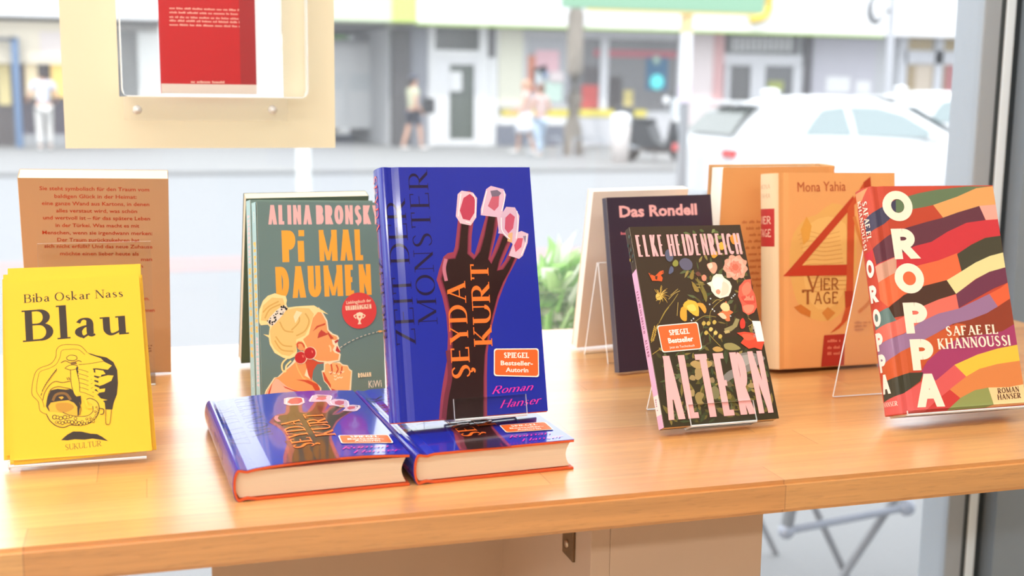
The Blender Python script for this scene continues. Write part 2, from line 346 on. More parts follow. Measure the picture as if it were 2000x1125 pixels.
def letter_pieces(ch, st):
    'convex pieces of one letter, cap height 1; returns pieces and advance'
    if ch == ' ': return [], .28*st['xs']+st['g']*.5
    if ch in '-–': return [[(0,.38),(.3,.38),(.3,.48),(0,.48)]], .3+st['g']
    w, strokes = GL[ch]; T, t, xs, sl = st['T'], st['t'], st['xs'], st['s']; out = []
    if ch == 'M' and not sl and xs < .6: xs *= 1.45
    fy = lambda y: t/2+y*(1-t) if y <= 1 else y-t/2
    fx = lambda x: T/2+x*xs
    for k in strokes:
        if k[0] == 'L':
            _, x0, y0, x1, y1, q = k; wd = t+(T-t)*q
            if y0 == y1:
                yy = fy(y0); out.append([(fx(x0)-T/2*(x0 == 0), yy-t/2), (fx(x1), yy-t/2), (fx(x1), yy+t/2), (fx(x0)-T/2*(x0 == 0), yy+t/2)])
            elif x0 == x1: out.append([(fx(x0)-wd/2, y0), (fx(x0)+wd/2, y0), (fx(x0)+wd/2, y1), (fx(x0)-wd/2, y1)])
            else:
                dx = (x1-x0)*xs; dy = y1-y0; hw = wd/2*math.hypot(dx, dy)/abs(dy); hw = min(hw, wd*1.1)*(.62 if ch in 'MN' and xs < .6 and not sl else 1)
                out.append([(fx(x0)-hw, y0), (fx(x0)+hw, y0), (fx(x1)+hw, y1), (fx(x1)-hw, y1)])
        elif k[0] == 'A':
            p = [(fx(x), fy(y)) for x, y in k[1]]; ws = []
            for i in range(len(p)):
                a = p[max(i-1, 0)]; b = p[min(i+1, len(p)-1)]; dx, dy = b[0]-a[0], b[1]-a[1]
                ws.append(t+(T-t)*min(1, abs(dy)/(math.hypot(dx, dy) or 1))**1.3)
            out += ribbon2d(p, ws)
        elif k[0] == 'W':
            p = catmull(k[1], 5); out += ribbon2d([(fx(x), fy(y) if y >= 0 else y) for x, y, q in p], [t+(T-t)*max(0, min(1, q)) for x, y, q in p])
        elif k[0] == 'S' and sl:
            _, x, y, l, r = k; x = fx(x); h = t*.85; y0 = y if y < .3 else y-h
            out.append([(x-T*.3-sl*l, y0), (x+T*.3+sl*r, y0), (x+T*.3+sl*r, y0+h), (x-T*.3-sl*l, y0+h)])
        elif k[0] == 'T' and sl:
            _, x, y, d = k; x = fx(x); out.append([(x-t*.6, y), (x+t*.6, y), (x+t*.6, y+d*.2), (x-t*.6, y+d*.2)])
        elif k[0] == 'D':
            x, y = fx(k[1]), k[2]; r = T*.6; out.append([(x+r*cos(a*pi/5), y+r*sin(a*pi/5)) for a in range(10)])
    return out, w*xs+T+st['g']
def stroke_text(s, style):
    st = ST[style]; x = 0; P = []
    for ch in s:
        g, a = letter(ch, st); P += [[(q[0]+x+st.get('sh', 0)*q[1], q[1]) for q in p] for p in g]; x += a
    return P, x-st['g']
_tc = {}
def font_text(s, bold=0.):
    'Blender\'s own letters as 2D triangles, cap height 1'
    if (s, bold) in _tc: return _tc[(s, bold)]
    cu = bpy.data.curves.new('t', 'FONT'); cu.body = s; cu.offset = bold; cu.resolution_u = 2; o = bpy.data.objects.new('t', cu); COL.objects.link(o)
    dg = bpy.context.evaluated_depsgraph_get(); me = o.evaluated_get(dg).to_mesh()
    v = [(q.co.x/.729, q.co.y/.729) for q in me.vertices]; P = [[v[i] for i in p.vertices] for p in me.polygons]
    o.evaluated_get(dg).to_mesh_clear(); bpy.data.objects.remove(o); bpy.data.curves.remove(cu)
    if bold > .015: P = union(P)
    x0 = min((q[0] for q in v), default=0); x1 = max((q[0] for q in v), default=1)
    _tc[(s, bold)] = ([[(a-x0, b) for a, b in p] for p in P], x1-x0); return _tc[(s, bold)]

# ------------------------------------------------------------------ printed covers
def homography(src, dst):
    import numpy as np
    A = []; B = []
    for (x, y), (u, v) in zip(src, dst):
        A.append([x, y, 1, 0, 0, 0, -u*x, -u*y]); B.append(u); A.append([0, 0, 0, x, y, 1, -v*x, -v*y]); B.append(v)
    h = np.linalg.solve(np.array(A, float), np.array(B, float))
    def f(x, y):
        w_ = h[6]*x+h[7]*y+1; return ((h[0]*x+h[1]*y+h[2])/w_, (h[3]*x+h[4]*y+h[5])/w_)
    return f
class Art:
    'flat printed shapes in cover millimetre space (metres), stacked in print order'
    def __init__(s, fmap=None): s.P = []; s.f = fmap or (lambda x, y: (x, y)); s.lay = 0
    def up(s): s.lay += 1; return s
    def raw(s, polys, c):
        s.P += [(p, tuple(c), s.lay) for p in polys]; return s
    def poly(s, pts, c, smooth=0, mapped=False):
        s.lay += 1
        p = smooth_loop(pts, smooth) if smooth else pts
        q = p if mapped else [s.f(*a) for a in p]
        t = tessellate_polygon([[Vector((a[0], a[1], 0)) for a in q]])
        return s.raw([[q[i] for i in tri] for tri in t], c)
    def stroke(s, pts, w_, c, curve=True, mapped=False):
        s.lay += 1
        p = catmull(pts, 5) if curve and len(pts) > 2 else pts
        q = p if mapped else [s.f(*a[:2]) for a in p]; n = len(q)
        ws = [w_*(1 if not isinstance(w_, tuple) else 1) for i in range(n)] if not isinstance(w_, tuple) else [w_[0]+(w_[1]-w_[0])*i/(n-1) for i in range(n)]
        return s.raw(ribbon2d([a[:2] for a in q], ws), c)
    def disc(s, x, y, r, c, n=20, mapped=False, sy=1.):
        s.lay += 1
        u, v = (x, y) if mapped else s.f(x, y)
        return s.raw([[(u+r*cos(2*pi*i/n), v+r*sy*sin(2*pi*i/n)) for i in range(n)]], c)
    def text(s, txt, p0, p1, cap, c, style='font', bold=0., mapped=False, keep=False):
        'baseline from p0 to p1, stretched to fit; cap = cap height'
        s.lay += 1
        a = p0 if mapped else s.f(*p0); b = p1 if mapped else s.f(*p1)
        P, L = font_text(txt, bold) if style == 'font' else stroke_text(txt, style)
        dx, dy = b[0]-a[0], b[1]-a[1]; d = math.hypot(dx, dy); ex, ey = dx/d, dy/d; k = cap if keep else d/L
        return s.raw([[(a[0]+ex*q[0]*k-ey*q[1]*cap, a[1]+ey*q[0]*k+ex*q[1]*cap) for q in p] for p in P], c)
    def words(s, p0, p1, cap, c, seed=1, mapped=False):
        'a line too small to read: letter-like dashes grouped in words'
        s.lay += 1; rnd = random.Random(seed)
        a = p0 if mapped else s.f(*p0); b = p1 if mapped else s.f(*p1)
        dx, dy = b[0]-a[0], b[1]-a[1]; d = math.hypot(dx, dy); ex, ey = dx/d, dy/d; x = 0; P = []; left = rnd.randint(3, 9)
        while x < d:
            if left == 0: x += cap*.7; left = rnd.randint(3, 10); continue
            w_ = cap*rnd.uniform(.3, .5); h = cap*(1 if rnd.random() < .3 else .7); left -= 1
            if x+w_ > d: break
            P.append([(a[0]+ex*X-ey*Y, a[1]+ey*X+ex*Y) for X, Y in ((x, 0), (x+w_, 0), (x+w_, h), (x, h))]); x += w_+cap*.16
        return s.raw(P, c)
def clip_u(p, lo, hi):
    for sgn, lim in ((1, lo), (-1, -hi)):
        out = []
        for i in range(len(p)):
            a, b = p[i-1], p[i]; da, db = sgn*a[0]-lim, sgn*b[0]-lim
            if (da >= 0) != (db >= 0): t = da/(da-db); out.append((a[0]+(b[0]-a[0])*t, a[1]+(b[1]-a[1])*t))
            if db >= 0: out.append(b)
        p = out
        if len(p) < 3: return []
    return p
def art_mesh(art, surf, breaks, mb, mats, finish, base=2e-5):
    'lays the printed shapes on a surface surf(u, v, off) into mesh builder mb'
    lut = {}; breaks = sorted(breaks); eps = min(2.2e-5, 6e-4/max(1, art.lay))
    for p, c, lay in art.P:
        if c not in lut: lut[c] = len(mats); mats.append(mat(c, *finish))
        area = sum(p[i-1][0]*p[i][1]-p[i][0]*p[i-1][1] for i in range(len(p)))
        if area < 0: p = p[::-1]
        us = [q[0] for q in p]; lo, hi = min(us), max(us); cuts = [b for b in breaks if lo+1e-7 < b < hi-1e-7]
        edges = [lo-1e-9]+cuts+[hi+1e-9]
        for a, b in zip(edges, edges[1:]):
            q = clip_u(p, a, b) if cuts else p
            if len(q) >= 3: mb.add([surf(u, v, base+lay*eps) for u, v in q], [tuple(range(len(q)))], lut[c])

# ------------------------------------------------------------------ books
class Sheet:
    'a cover bent round a block: outline in the (x, depth) plane, u = distance along it, negative round the spine'
    def __init__(s, W, T, hard, bulge=0., belly=0.):
        s.W, s.T = W, T
        if hard:
            fr = [(W, 0.), (W*.86, 0), (W*.72, 0), (W*.58, 0), (W*.44, 0), (W*.3, 0), (W*.18, 0), (.012, 0), (.0085, .0006), (.006, .0012), (.0035, .0008), (.001, 0.0001)]
            if belly: fr = [(x, y-belly*sin(pi*(x/W)**1.25)) if x > .012 else (x, y) for x, y in fr]
            n = 12; sp = [(-bulge*sin(pi*i/n)-.0005, T*(.5-.5*cos(pi*i/n))) for i in range(n+1)]
            bk = [(x, T-y) for x, y in fr[::-1]]
            if belly: bk = [(x, T) if x > .012 else (x, y) for x, y in bk]
            s.p = fr+sp+bk; zero = len(fr)
        else:
            s.p = [(W, 0), (W*.5, 0), (.0006, 0), (0, .0006), (0, T-.0006), (.0006, T), (W, T)]; zero = 2
        s.u = [0]*len(s.p); s.u[0] = W
        for i in range(1, len(s.p)): s.u[i] = s.u[i-1]-math.hypot(s.p[i][0]-s.p[i-1][0], s.p[i][1]-s.p[i-1][1])
        d = s.u[zero]; s.u = [W*(q-d)/(W-d) if q > d else q-d for q in s.u]
        n = len(s.p); s.n = []
        for i in range(n):
            a, b = s.p[max(i-1, 0)], s.p[min(i+1, n-1)]; dx, dy = b[0]-a[0], b[1]-a[1]; L = math.hypot(dx, dy); s.n.append((dy/L, -dx/L))
        # outward normal: front (dx<0) must point to -y
        if s.n[0][1] > 0: s.n = [(-a, -b) for a, b in s.n]
        s.spine = -(s.u[zero+12] if hard else s.u[5])
    def surf(s, u, v, off):
        U = s.u; n = len(U)
        for i in range(n-1):
            if u >= U[i+1] or i == n-2:
                t = (u-U[i])/(U[i+1]-U[i]) if U[i+1] != U[i] else 0
                t = max(-.5, min(1.5, t)) if i in (0, n-2) else t
                q = [s.p[i][k]+(s.p[i+1][k]-s.p[i][k])*t for k in (0, 1)]; tn = max(0, min(1, t)); m = [s.n[i][k]+(s.n[i+1][k]-s.n[i][k])*tn for k in (0, 1)]
                return (q[0]+m[0]*off, q[1]+m[1]*off, v)
    def shell(s, mb, o0, o1, z0, z1, mi=0):
        'solid sheet between outward offsets o0 > o1'
        n = len(s.p); A = [(p[0]+m[0]*o0, p[1]+m[1]*o0) for p, m in zip(s.p, s.n)]; B = [(p[0]+m[0]*o1, p[1]+m[1]*o1) for p, m in zip(s.p, s.n)]
        v = [(*a, z0) for a in A]+[(*a, z1) for a in A]+[(*b, z0) for b in B]+[(*b, z1) for b in B]
        f = []
        for i in range(n-1):
            f += [(i, n+i, n+i+1, i+1), (2*n+i, 2*n+i+1, 3*n+i+1, 3*n+i), (i, i+1, 2*n+i+1, 2*n+i), (n+i, 3*n+i, 3*n+i+1, n+i+1)]
        f += [(0, 2*n, 3*n, n), (n-1, 2*n-1, 4*n-1, 3*n-1)]
        mb.add(v, f, mi)
def pose(x, y, z, yaw, lean, T, roll=0.):
    if lean is None: return Matrix.Translation((x, y, CT+z+T)) @ Matrix.Rotation(yaw, 4, 'Z') @ Matrix.Rotation(-pi/2, 4, 'X')
    return Matrix.Translation((x, y, CT+z+T*max(sin(lean), 0))) @ Matrix.Rotation(yaw, 4, 'Z') @ Matrix.Rotation(-lean, 4, 'X') @ Matrix.Rotation(-roll, 4, 'Y')
def book(name, label, P, W, H, T, cover, art=None, hard=True, case=None, finish=(.5, 0.), pages=None, bulge=.006, belly=0., stickers=(), group=None, spine_art=None, fore_left=False):
    'hardcover: case > dust_jacket, or paperback: cover; both round a page_block.  fore_left mirrors the block for a book showing its back'
    M = P @ Matrix.Translation((0, 0, 0)); root = thing(name, label, 'book', M=M, group=group)
    sh = Sheet(W, T, hard, bulge, belly); mx = Matrix.Translation((W, 0, 0)) @ Matrix.Scale(-1, 4, (1, 0, 0)) if fore_left else None
    mb = MB(); ms = [mat(cover, *finish)]
    if hard and case:
        sh.shell(mb, 0, -.0004, .0009, H); cb = MB(); Sheet(W-.0007, T, hard, bulge, belly).shell(cb, -.00045, -.0021, 0, H-.0009)
        if mx is not None: cb.v = [mx @ v for v in cb.v]; cb.f = [f[::-1] for f in cb.f]
        c = cb.build('case', mat(case, .5), root)
    else: sh.shell(mb, 0, -.0026 if hard else -.0004, 0, H)
    if art is not None: art_mesh(art, sh.surf, [q for q in sh.u if q < .02] + ([q for q in sh.u if q >= .02] if belly else []), mb, ms, finish)
    if mx is not None:
        mb.v = [mx @ v for v in mb.v]; mb.f = [f[::-1] for f in mb.f]
    jk = mb.build('dust_jacket' if (hard and case) else 'cover', ms, root)
    pb = MB(); th = .0028 if hard else .0005; ins = .003 if hard else .0006; b0 = bulge*.75 if hard else -.0006
    n = 10; left = [(-b0*sin(pi*i/n), th+(T-2*th)*i/n) for i in range(n+1)]
    dish = .0035 if hard else 0; right = [(W-ins-dish*sin(pi*i/n), th+(T-2*th)*(1-i/n)) for i in range(n+1)]
    loop = left+right; L = len(loop); z0, z1 = (ins, H-ins) if hard else (.0003, H-.0003)
    if mx is not None: loop = [(W-a, b) for a, b in loop][::-1]
    pb.prism(loop, 2, z0, z1); pb.build('page_block', pages or PAGES, root)
    for sname, sart, slabel in stickers:
        sb = MB(); sm = []; art_mesh(sart, sh.surf, [], sb, sm, (.5, 0.), base=7e-4); so = sb.build(sname, sm, root)
        if slabel: so['label'] = slabel
    return root
def sticker(f, quad, lines, ratio=.08):
    'orange label with rounded corners and white rim; quad in photo crop units'
    a = Art(f); P = [f(*q) for q in quad]        # TL TR BR BL
    def bil(s, t): return tuple((P[3][k]*(1-s)+P[2][k]*s)*(1-t)+(P[0][k]*(1-s)+P[1][k]*s)*t for k in (0, 1))
    Wd = math.dist(P[3], P[2]); Hd = math.dist(P[3], P[0])
    def rr(m):
        r = .0022; out = []
        for cx, cy, a0 in ((Wd-m-r, m+r, -90), (Wd-m-r, Hd-m-r, 0), (m+r, Hd-m-r, 90), (m+r, m+r, 180)):
            for i in range(6): an = radians(a0+18*i); out.append(bil((cx+r*cos(an))/Wd, (cy+r*sin(an))/Hd))
        return out
    a.poly(rr(0), (250, 238, 225), mapped=True); a.poly(rr(.0009), (240, 98, 30), mapped=True)
    for txt, s0, s1, t, cap, style, bold in lines: a.text(txt, bil(s0, t), bil(s1, t), cap*Hd, (250, 238, 225), style, bold, mapped=True)
    return a

def stand(label, P, T, wid, x0, lean, lip=.016, plate=.13, foot=.07, zf=0., front=True, back=.001):
    'clear acrylic easel made of one bent sheet: lip, ledge, leaning plate, rear leg'
    root = thing('book_stand', label, 'book stand', M=P)
    # profile in the book frame (depth n, height v); the rear foot reaches the surface below
    pr = ([(-.0012, lip), (-.0012, -.0008)] if front else [(-.002, -.0008)]) + [(T+back, -.0008), (T+back, plate)]
    z = P.translation.z - CT - zf            # height of the book's front edge above the surface
    # point on the surface at horizontal distance foot behind the front edge
    d, h = foot, -z+.0012; n_ = d*cos(lean)-h*sin(lean); v_ = d*sin(lean)+h*cos(lean)
    pr.append((n_, v_))
    names = (['lip'] if front else []) + ['ledge', 'back_plate', 'rear_leg']
    t = .002
    for k, nm in enumerate(names):
        (a0, b0), (a1, b1) = pr[k], pr[k+1]; dx, dy = a1-a0, b1-b0; L = math.hypot(dx, dy); nx, ny = -dy/L*t/2, dx/L*t/2
        mb = MB(); q = [(a0+nx, b0+ny), (a1+nx, b1+ny), (a1-nx, b1-ny), (a0-nx, b0-ny)]
        v = [(x0, a, b) for a, b in q]+[(x0+wid, a, b) for a, b in q]
        mb.add(v, [(0, 1, 5, 4), (2, 3, 7, 6)], 0); mb.add(v, [(0, 3, 2, 1), (4, 5, 6, 7), (1, 2, 6, 5), (3, 0, 4, 7)], 1)
        mb.build(nm, [ACRYL, ACRYL_EDGE], root)
    return root
# ================================================================== the room
def struct(name, mb, m, label=None):
    o = mb.build(name, m); o['kind'] = 'structure'
    if label: o['label'] = label
    return o
GY = 1.47                                        # window plane
WALLW = mat((172, 164, 156), .8, name='painted_wall'); GREY = mat((130, 143, 155), .6, name='grey_column_paint', var=.03, scale=60)
struct('floor', MB().box(-3.2, 4.2, -4.2, GY+.05, -.12, 0), mat((192, 170, 142), .5, name='shop_floor', var=.08, scale=9))
struct('ceiling', MB().box(-3.2, 4.2, -4.2, GY+.08, CEIL, CEIL+.12), mat((238, 236, 230), .9, name='ceiling_paint'))
struct('wall_back', MB().box(-3.2, 4.2, -4.3, -4.2, -.12, CEIL+.12), WALLW)
struct('wall_left', MB().box(-3.3, -3.2, -4.3, GY+.08, -.12, CEIL+.12), mat((238, 236, 232), .8, name='white_wall'))
struct('wall_right', MB().box(4.2, 4.3, -4.3, GY+.08, -.12, CEIL+.12), WALLW)
struct('wall_front', MB().box(1.176, 4.2, GY-.03, GY+.09, -.12, CEIL+.12), GREY, 'grey column and wall at the right of the shop window')
struct('window_1', MB().box(-3.2, 1.1133, GY+.003, GY+.009, .03, CEIL-.06), PANE, 'big clear shop window pane')
struct('trim_1', MB().box(-3.2, 1.142, GY-.02, GY+.03, -.0, .03), mat((196, 200, 202), .4, name='window_rail'))
struct('trim_2', MB().box(1.1135, 1.142, GY-.004, GY+.06, .0, CEIL, bev=.003), mat((156, 165, 174), .45, name='aluminium_mullion'))
struct('trim_3', MB().box(1.142, 1.148, GY-.0045, GY+.02, .0, CEIL), mat((58, 66, 70), .6, name='rubber_gasket'))
struct('trim_4', MB().box(1.148, 1.1635, GY-.006, GY+.02, .0, CEIL, bev=.002), mat((226, 240, 252), .4, name='white_glazing_bead'))
struct('trim_5', MB().box(1.1635, 1.1765, GY-.001, GY+.02, .0, CEIL), mat((44, 52, 58), .6, name='dark_joint'))

# lamps of the room (behind and above the photographer)
for k, (x, y, e) in enumerate(LAMPS):
    t = thing('ceiling_lamp', 'white ceiling panel lamp in the %s of the %s row' % (('left', 'middle', 'right')[k % 3], ('window side', 'middle', 'rear')[k//3]), 'lamp', (x, y, CEIL), 0, 'ceiling panel lamps')
    MB().box(-.64, .64, -.19, .19, -.07, 0, bev=.006).build('housing', mat((240, 240, 238), .4), t)
    MB().box(-.6, .6, -.15, .15, -.076, -.07).build('diffuser', mat((255, 246, 232), .5, emit=1.2), t)

# ------------------------------------------------------------------ worktop and its support
Y0, TH, YB = .8237, .0257, 1.446
bm = bmesh.new(); bmesh.ops.create_cube(bm, size=1)
XL, XR = -1.35, 1.12
for v in bm.verts: v.co = Vector((XL+(v.co.x+.5)*(XR-XL), Y0-.0015+(v.co.y+.5)*(YB-Y0+.0015), CT-TH-.001+(v.co.z+.5)*(TH+.001)))
bmesh.ops.bevel(bm, geom=[e for e in bm.edges if abs(e.verts[0].co.y-Y0) < .01 and abs(e.verts[1].co.y-Y0) < .01 and abs(e.verts[0].co.z-e.verts[1].co.z) < .001], offset=.0035, segments=4, affect='EDGES')
me = bpy.data.meshes.new('worktop'); bm.to_mesh(me); bm.free()
tag(link('worktop', me, None, [WOOD]), 'pale beech stave worktop running along the shop window under all the books', 'worktop')
# dark finger joints let into the front edge
PB = mat((198, 172, 148), .55, name='laminate_beige', var=.02, scale=40)
cz = CT-TH-.0012
cab = thing('base_cabinet', 'beige laminate base cabinet carrying the beech worktop', 'cabinet', (.05, 1., 0))
def cpart(name, mb, m, p=cab):
    for v in mb.v: v -= Vector((.05, 1., 0))
    return mb.build(name, m, p)
cpart('back_panel', MB().box(.0514, .3773, 1.29, 1.308, .0, cz), PB)
cpart('side_panel', MB().box(.3773, .3961, 1.0, 1.308, .0, cz, bev=.0008), PB)
cpart('front_panel', MB().box(.3962, .552, 1.0, 1.018, .0, cz, bev=.0008), PB)
cpart('end_panel', MB().box(.534, .552, 1.0185, 1.308, .0, cz), PB)
cpart('rear_panel', MB().box(.3966, .5335, 1.29, 1.308, .0, cz), PB)
br = cpart('angle_bracket', MB().box(.3745, .3772, 1.042, 1.072, .857, cz, bev=.0006).box(.345, .3745, 1.042, 1.072, cz-.0027, cz, bev=.0006), mat((120, 92, 64), .4, metal=.5, name='brass_plate'))
cpart('screw', MB().lathe([(0, -.0012), (.0035, -.0012), (.0042, 0), (.0042, .001), (0, .001)], (.374, 1.058, .870), 14, 0, 'x'), mat((190, 165, 140), .3, metal=.8), br)

# ================================================================== books
crop = lambda x0, y0, k: (lambda x, y: (x0+k*x, y0+k*y))
def fm(c, h): return lambda x, y: h(*c(x, y))
W_, H_ = .1290, .2094
rect = lambda W, H: [(0, H), (W, H), (W, 0), (0, 0)]
# ---- blue hardcover with a dark hand: cover art shared by three copies
hM = homography([(754.7, 326), (1030, 323.4), (1071.3, 801), (781, 826)], rect(W_, H_))
def monster_art():
    f = fm(crop(700, 300, .49774), hM); a = Art(f); BLK = (34, 26, 62); DK = (46, 24, 26); OR = (255, 122, 52); PK = (240, 60, 170)
    a.text('ZEIT DER', (228, 737), (190, 178), .0165, BLK, 'didone')
    a.text('MONSTER', (312, 648), (275, 68), .0165, BLK, 'didone')
    hand = [(316,1040),(322,960),(332,890),(348,800),(352,700),(346,620),(330,545),(309,482),(318,445),(336,392),(352,378),(374,373),(380,352),(386,300),(391,250),(396,180),(412,142),(436,138),(458,158),(460,215),(450,262),(444,310),(442,372),(455,384),(468,340),(482,290),(496,240),(503,180),(512,146),(536,136),(562,152),(556,205),(545,260),(534,320),(516,398),(530,360),(552,300),(570,250),(582,214),(604,204),(620,232),(606,290),(590,345),(566,400),(552,432),(572,405),(594,356),(612,312),(632,298),(652,312),(646,346),(628,380),(606,424),(584,466),(566,510),(548,560),(530,632),(515,700),(506,770),(504,860),(506,1040)]
    a.poly(hand, (152, 62, 84))
    inner = [(345,1040),(352,940),(366,840),(372,720),(366,620),(350,540),(330,478),(340,440),(356,402),(382,400),(396,360),(402,300),(406,258),(432,258),(428,310),(426,380),(452,404),(478,370),(494,310),(510,226),(534,228),(526,290),(506,400),(520,420),(548,360),(566,310),(586,316),(570,352),(548,408),(540,446),(566,440),(592,400),(604,372),(612,386),(590,440),(566,486),(544,540),(524,620),(506,700),(494,780),(490,870),(490,1040)]
    near = [min(hand, key=lambda z: (z[0]-p[0])**2+(z[1]-p[1])**2) for p in inner]
    for q_, c_ in ((.42, (128, 50, 70)), (.2, (98, 40, 52)), (-.05, (70, 30, 36)), (-.32, DK)): a.poly([(p[0]+(n_[0]-p[0])*q_*.8, p[1]+(n_[1]-p[1])*q_*.5) for p, n_ in zip(inner, near)] if q_ > -.1 else [(p[0]*1.0, p[1]) for p in inner], c_ if q_ > -.1 else DK)
    a.stroke([(352,760),(360,860),(345,950),(335,1035)], .004, (118, 50, 66)); a.stroke([(345,400),(338,440),(346,486)], .003, (196, 118, 138))
    for p, q in (([(390,152),(405,138),(448,145),(464,166),(461,240),(440,271),(400,263),(383,236)], (232, 194, 206)), ([(478,208),(498,132),(516,119),(564,131),(574,152),(561,222),(548,300),(540,238),(478,231)], (220, 184, 206)),
                 ([(556,228),(575,198),(608,200),(626,232),(621,310),(606,346),(592,332),(562,302),(545,300)], (214, 180, 204)), ([(610,300),(634,290),(661,301),(658,336),(640,386),(626,398),(586,386),(600,346)], (222, 188, 206))):
        a.poly(p, q)
    for p, q in (([(412,166),(436,150),(456,166),(454,222),(436,252),(410,246),(398,214)], (190, 66, 92)), ([(505,196),(520,160),(548,156),(546,196),(530,214)], (196, 96, 116)), ([(514,138),(540,134),(556,146),(546,158),(520,160)], (120, 106, 128)),
                 ([(572,240),(590,222),(608,236),(602,280),(584,300),(570,282)], (196, 84, 112)), ([(584,300),(600,296),(598,336),(580,330)], (226, 176, 128)), ([(606,346),(620,318),(640,318),(634,352),(612,372)], (206, 86, 110)), ([(640,310),(656,308),(650,340)], (150, 130, 156))):
        a.poly(p, q)
    for p in ([(402,150),(396,200),(392,236)], [(448,150),(458,180),(456,240)], [(500,138),(488,190),(482,224)], [(566,138),(568,170),(558,214)], [(616,214),(620,260),(614,320)], [(654,304),(650,340),(634,384)], [(420,256),(440,262)], [(556,240),(560,290),(590,322)]):
        a.stroke(p, .0007, (255, 248, 250))
    a.text('ŞEYDA', (440, 872), (418, 492), .0160, OR, 'fat')
    a.text('KURT', (524, 735), (506, 415), .0160, OR, 'fat')
    a.text('Roman', (524, 935), (680, 918), .0062, PK, 'script'); a.text('Hanser', (556, 992), (712, 972), .0064, PK, 'script')
    a.text('SEYDA', (-.0195, .204), (-.0195, .158), .0105, (240, 74, 66), 'didone', mapped=True)
    a.text('ZEIT DER', (-.0195, .134), (-.0195, .069), .0105, BLK, 'didone', mapped=True)
    a.text('Hanser', (-.0195, .034), (-.0195, .014), .006, (220, 40, 150), 'script', mapped=True)
    st = sticker(f, [(530, 752), (705, 750), (708, 866), (530, 862)], [('SPIEGEL', .22, .78, .66, .2, 'slab', 0), ('Bestseller-', .15, .86, .4, .17, 'font', .022), ('Autorin', .26, .76, .16, .17, 'font', .022)])
    return a, st
MA, MST = monster_art()
BLUE = (32, 46, 164); GLOSS = (.16, .6); ORC = (216, 88, 42)
def monster(label, P, T=.0250, belly=0.):
    return book('hardcover_book', label, P, W_, H_, T, BLUE, MA, True, ORC, GLOSS, PAGES, .0045, belly, [('bestseller_sticker', MST, 'orange bestseller sticker with white rim')])
PM = pose(.1879, .9365, .0285, .0966, .2613, .0252, -.0136)
L1 = monster('blue hardcover with a dark hand lying flat, left of the two at the front', pose(.0563, .8791, 0, .0498, None, .0248), belly=.0028)
L2 = monster('blue hardcover with a dark hand lying flat under the upright blue one', pose(.1922, .8848, 0, .0633, None, .0248))
MB3 = monster('blue hardcover with a dark hand standing upright on an acrylic easel, tallest in the middle', PM)
stand('small clear acrylic easel holding up the upright blue hardcover', PM, .0252, .064, .0455, .2613, .0165, .12, .085, .0248+.0004)

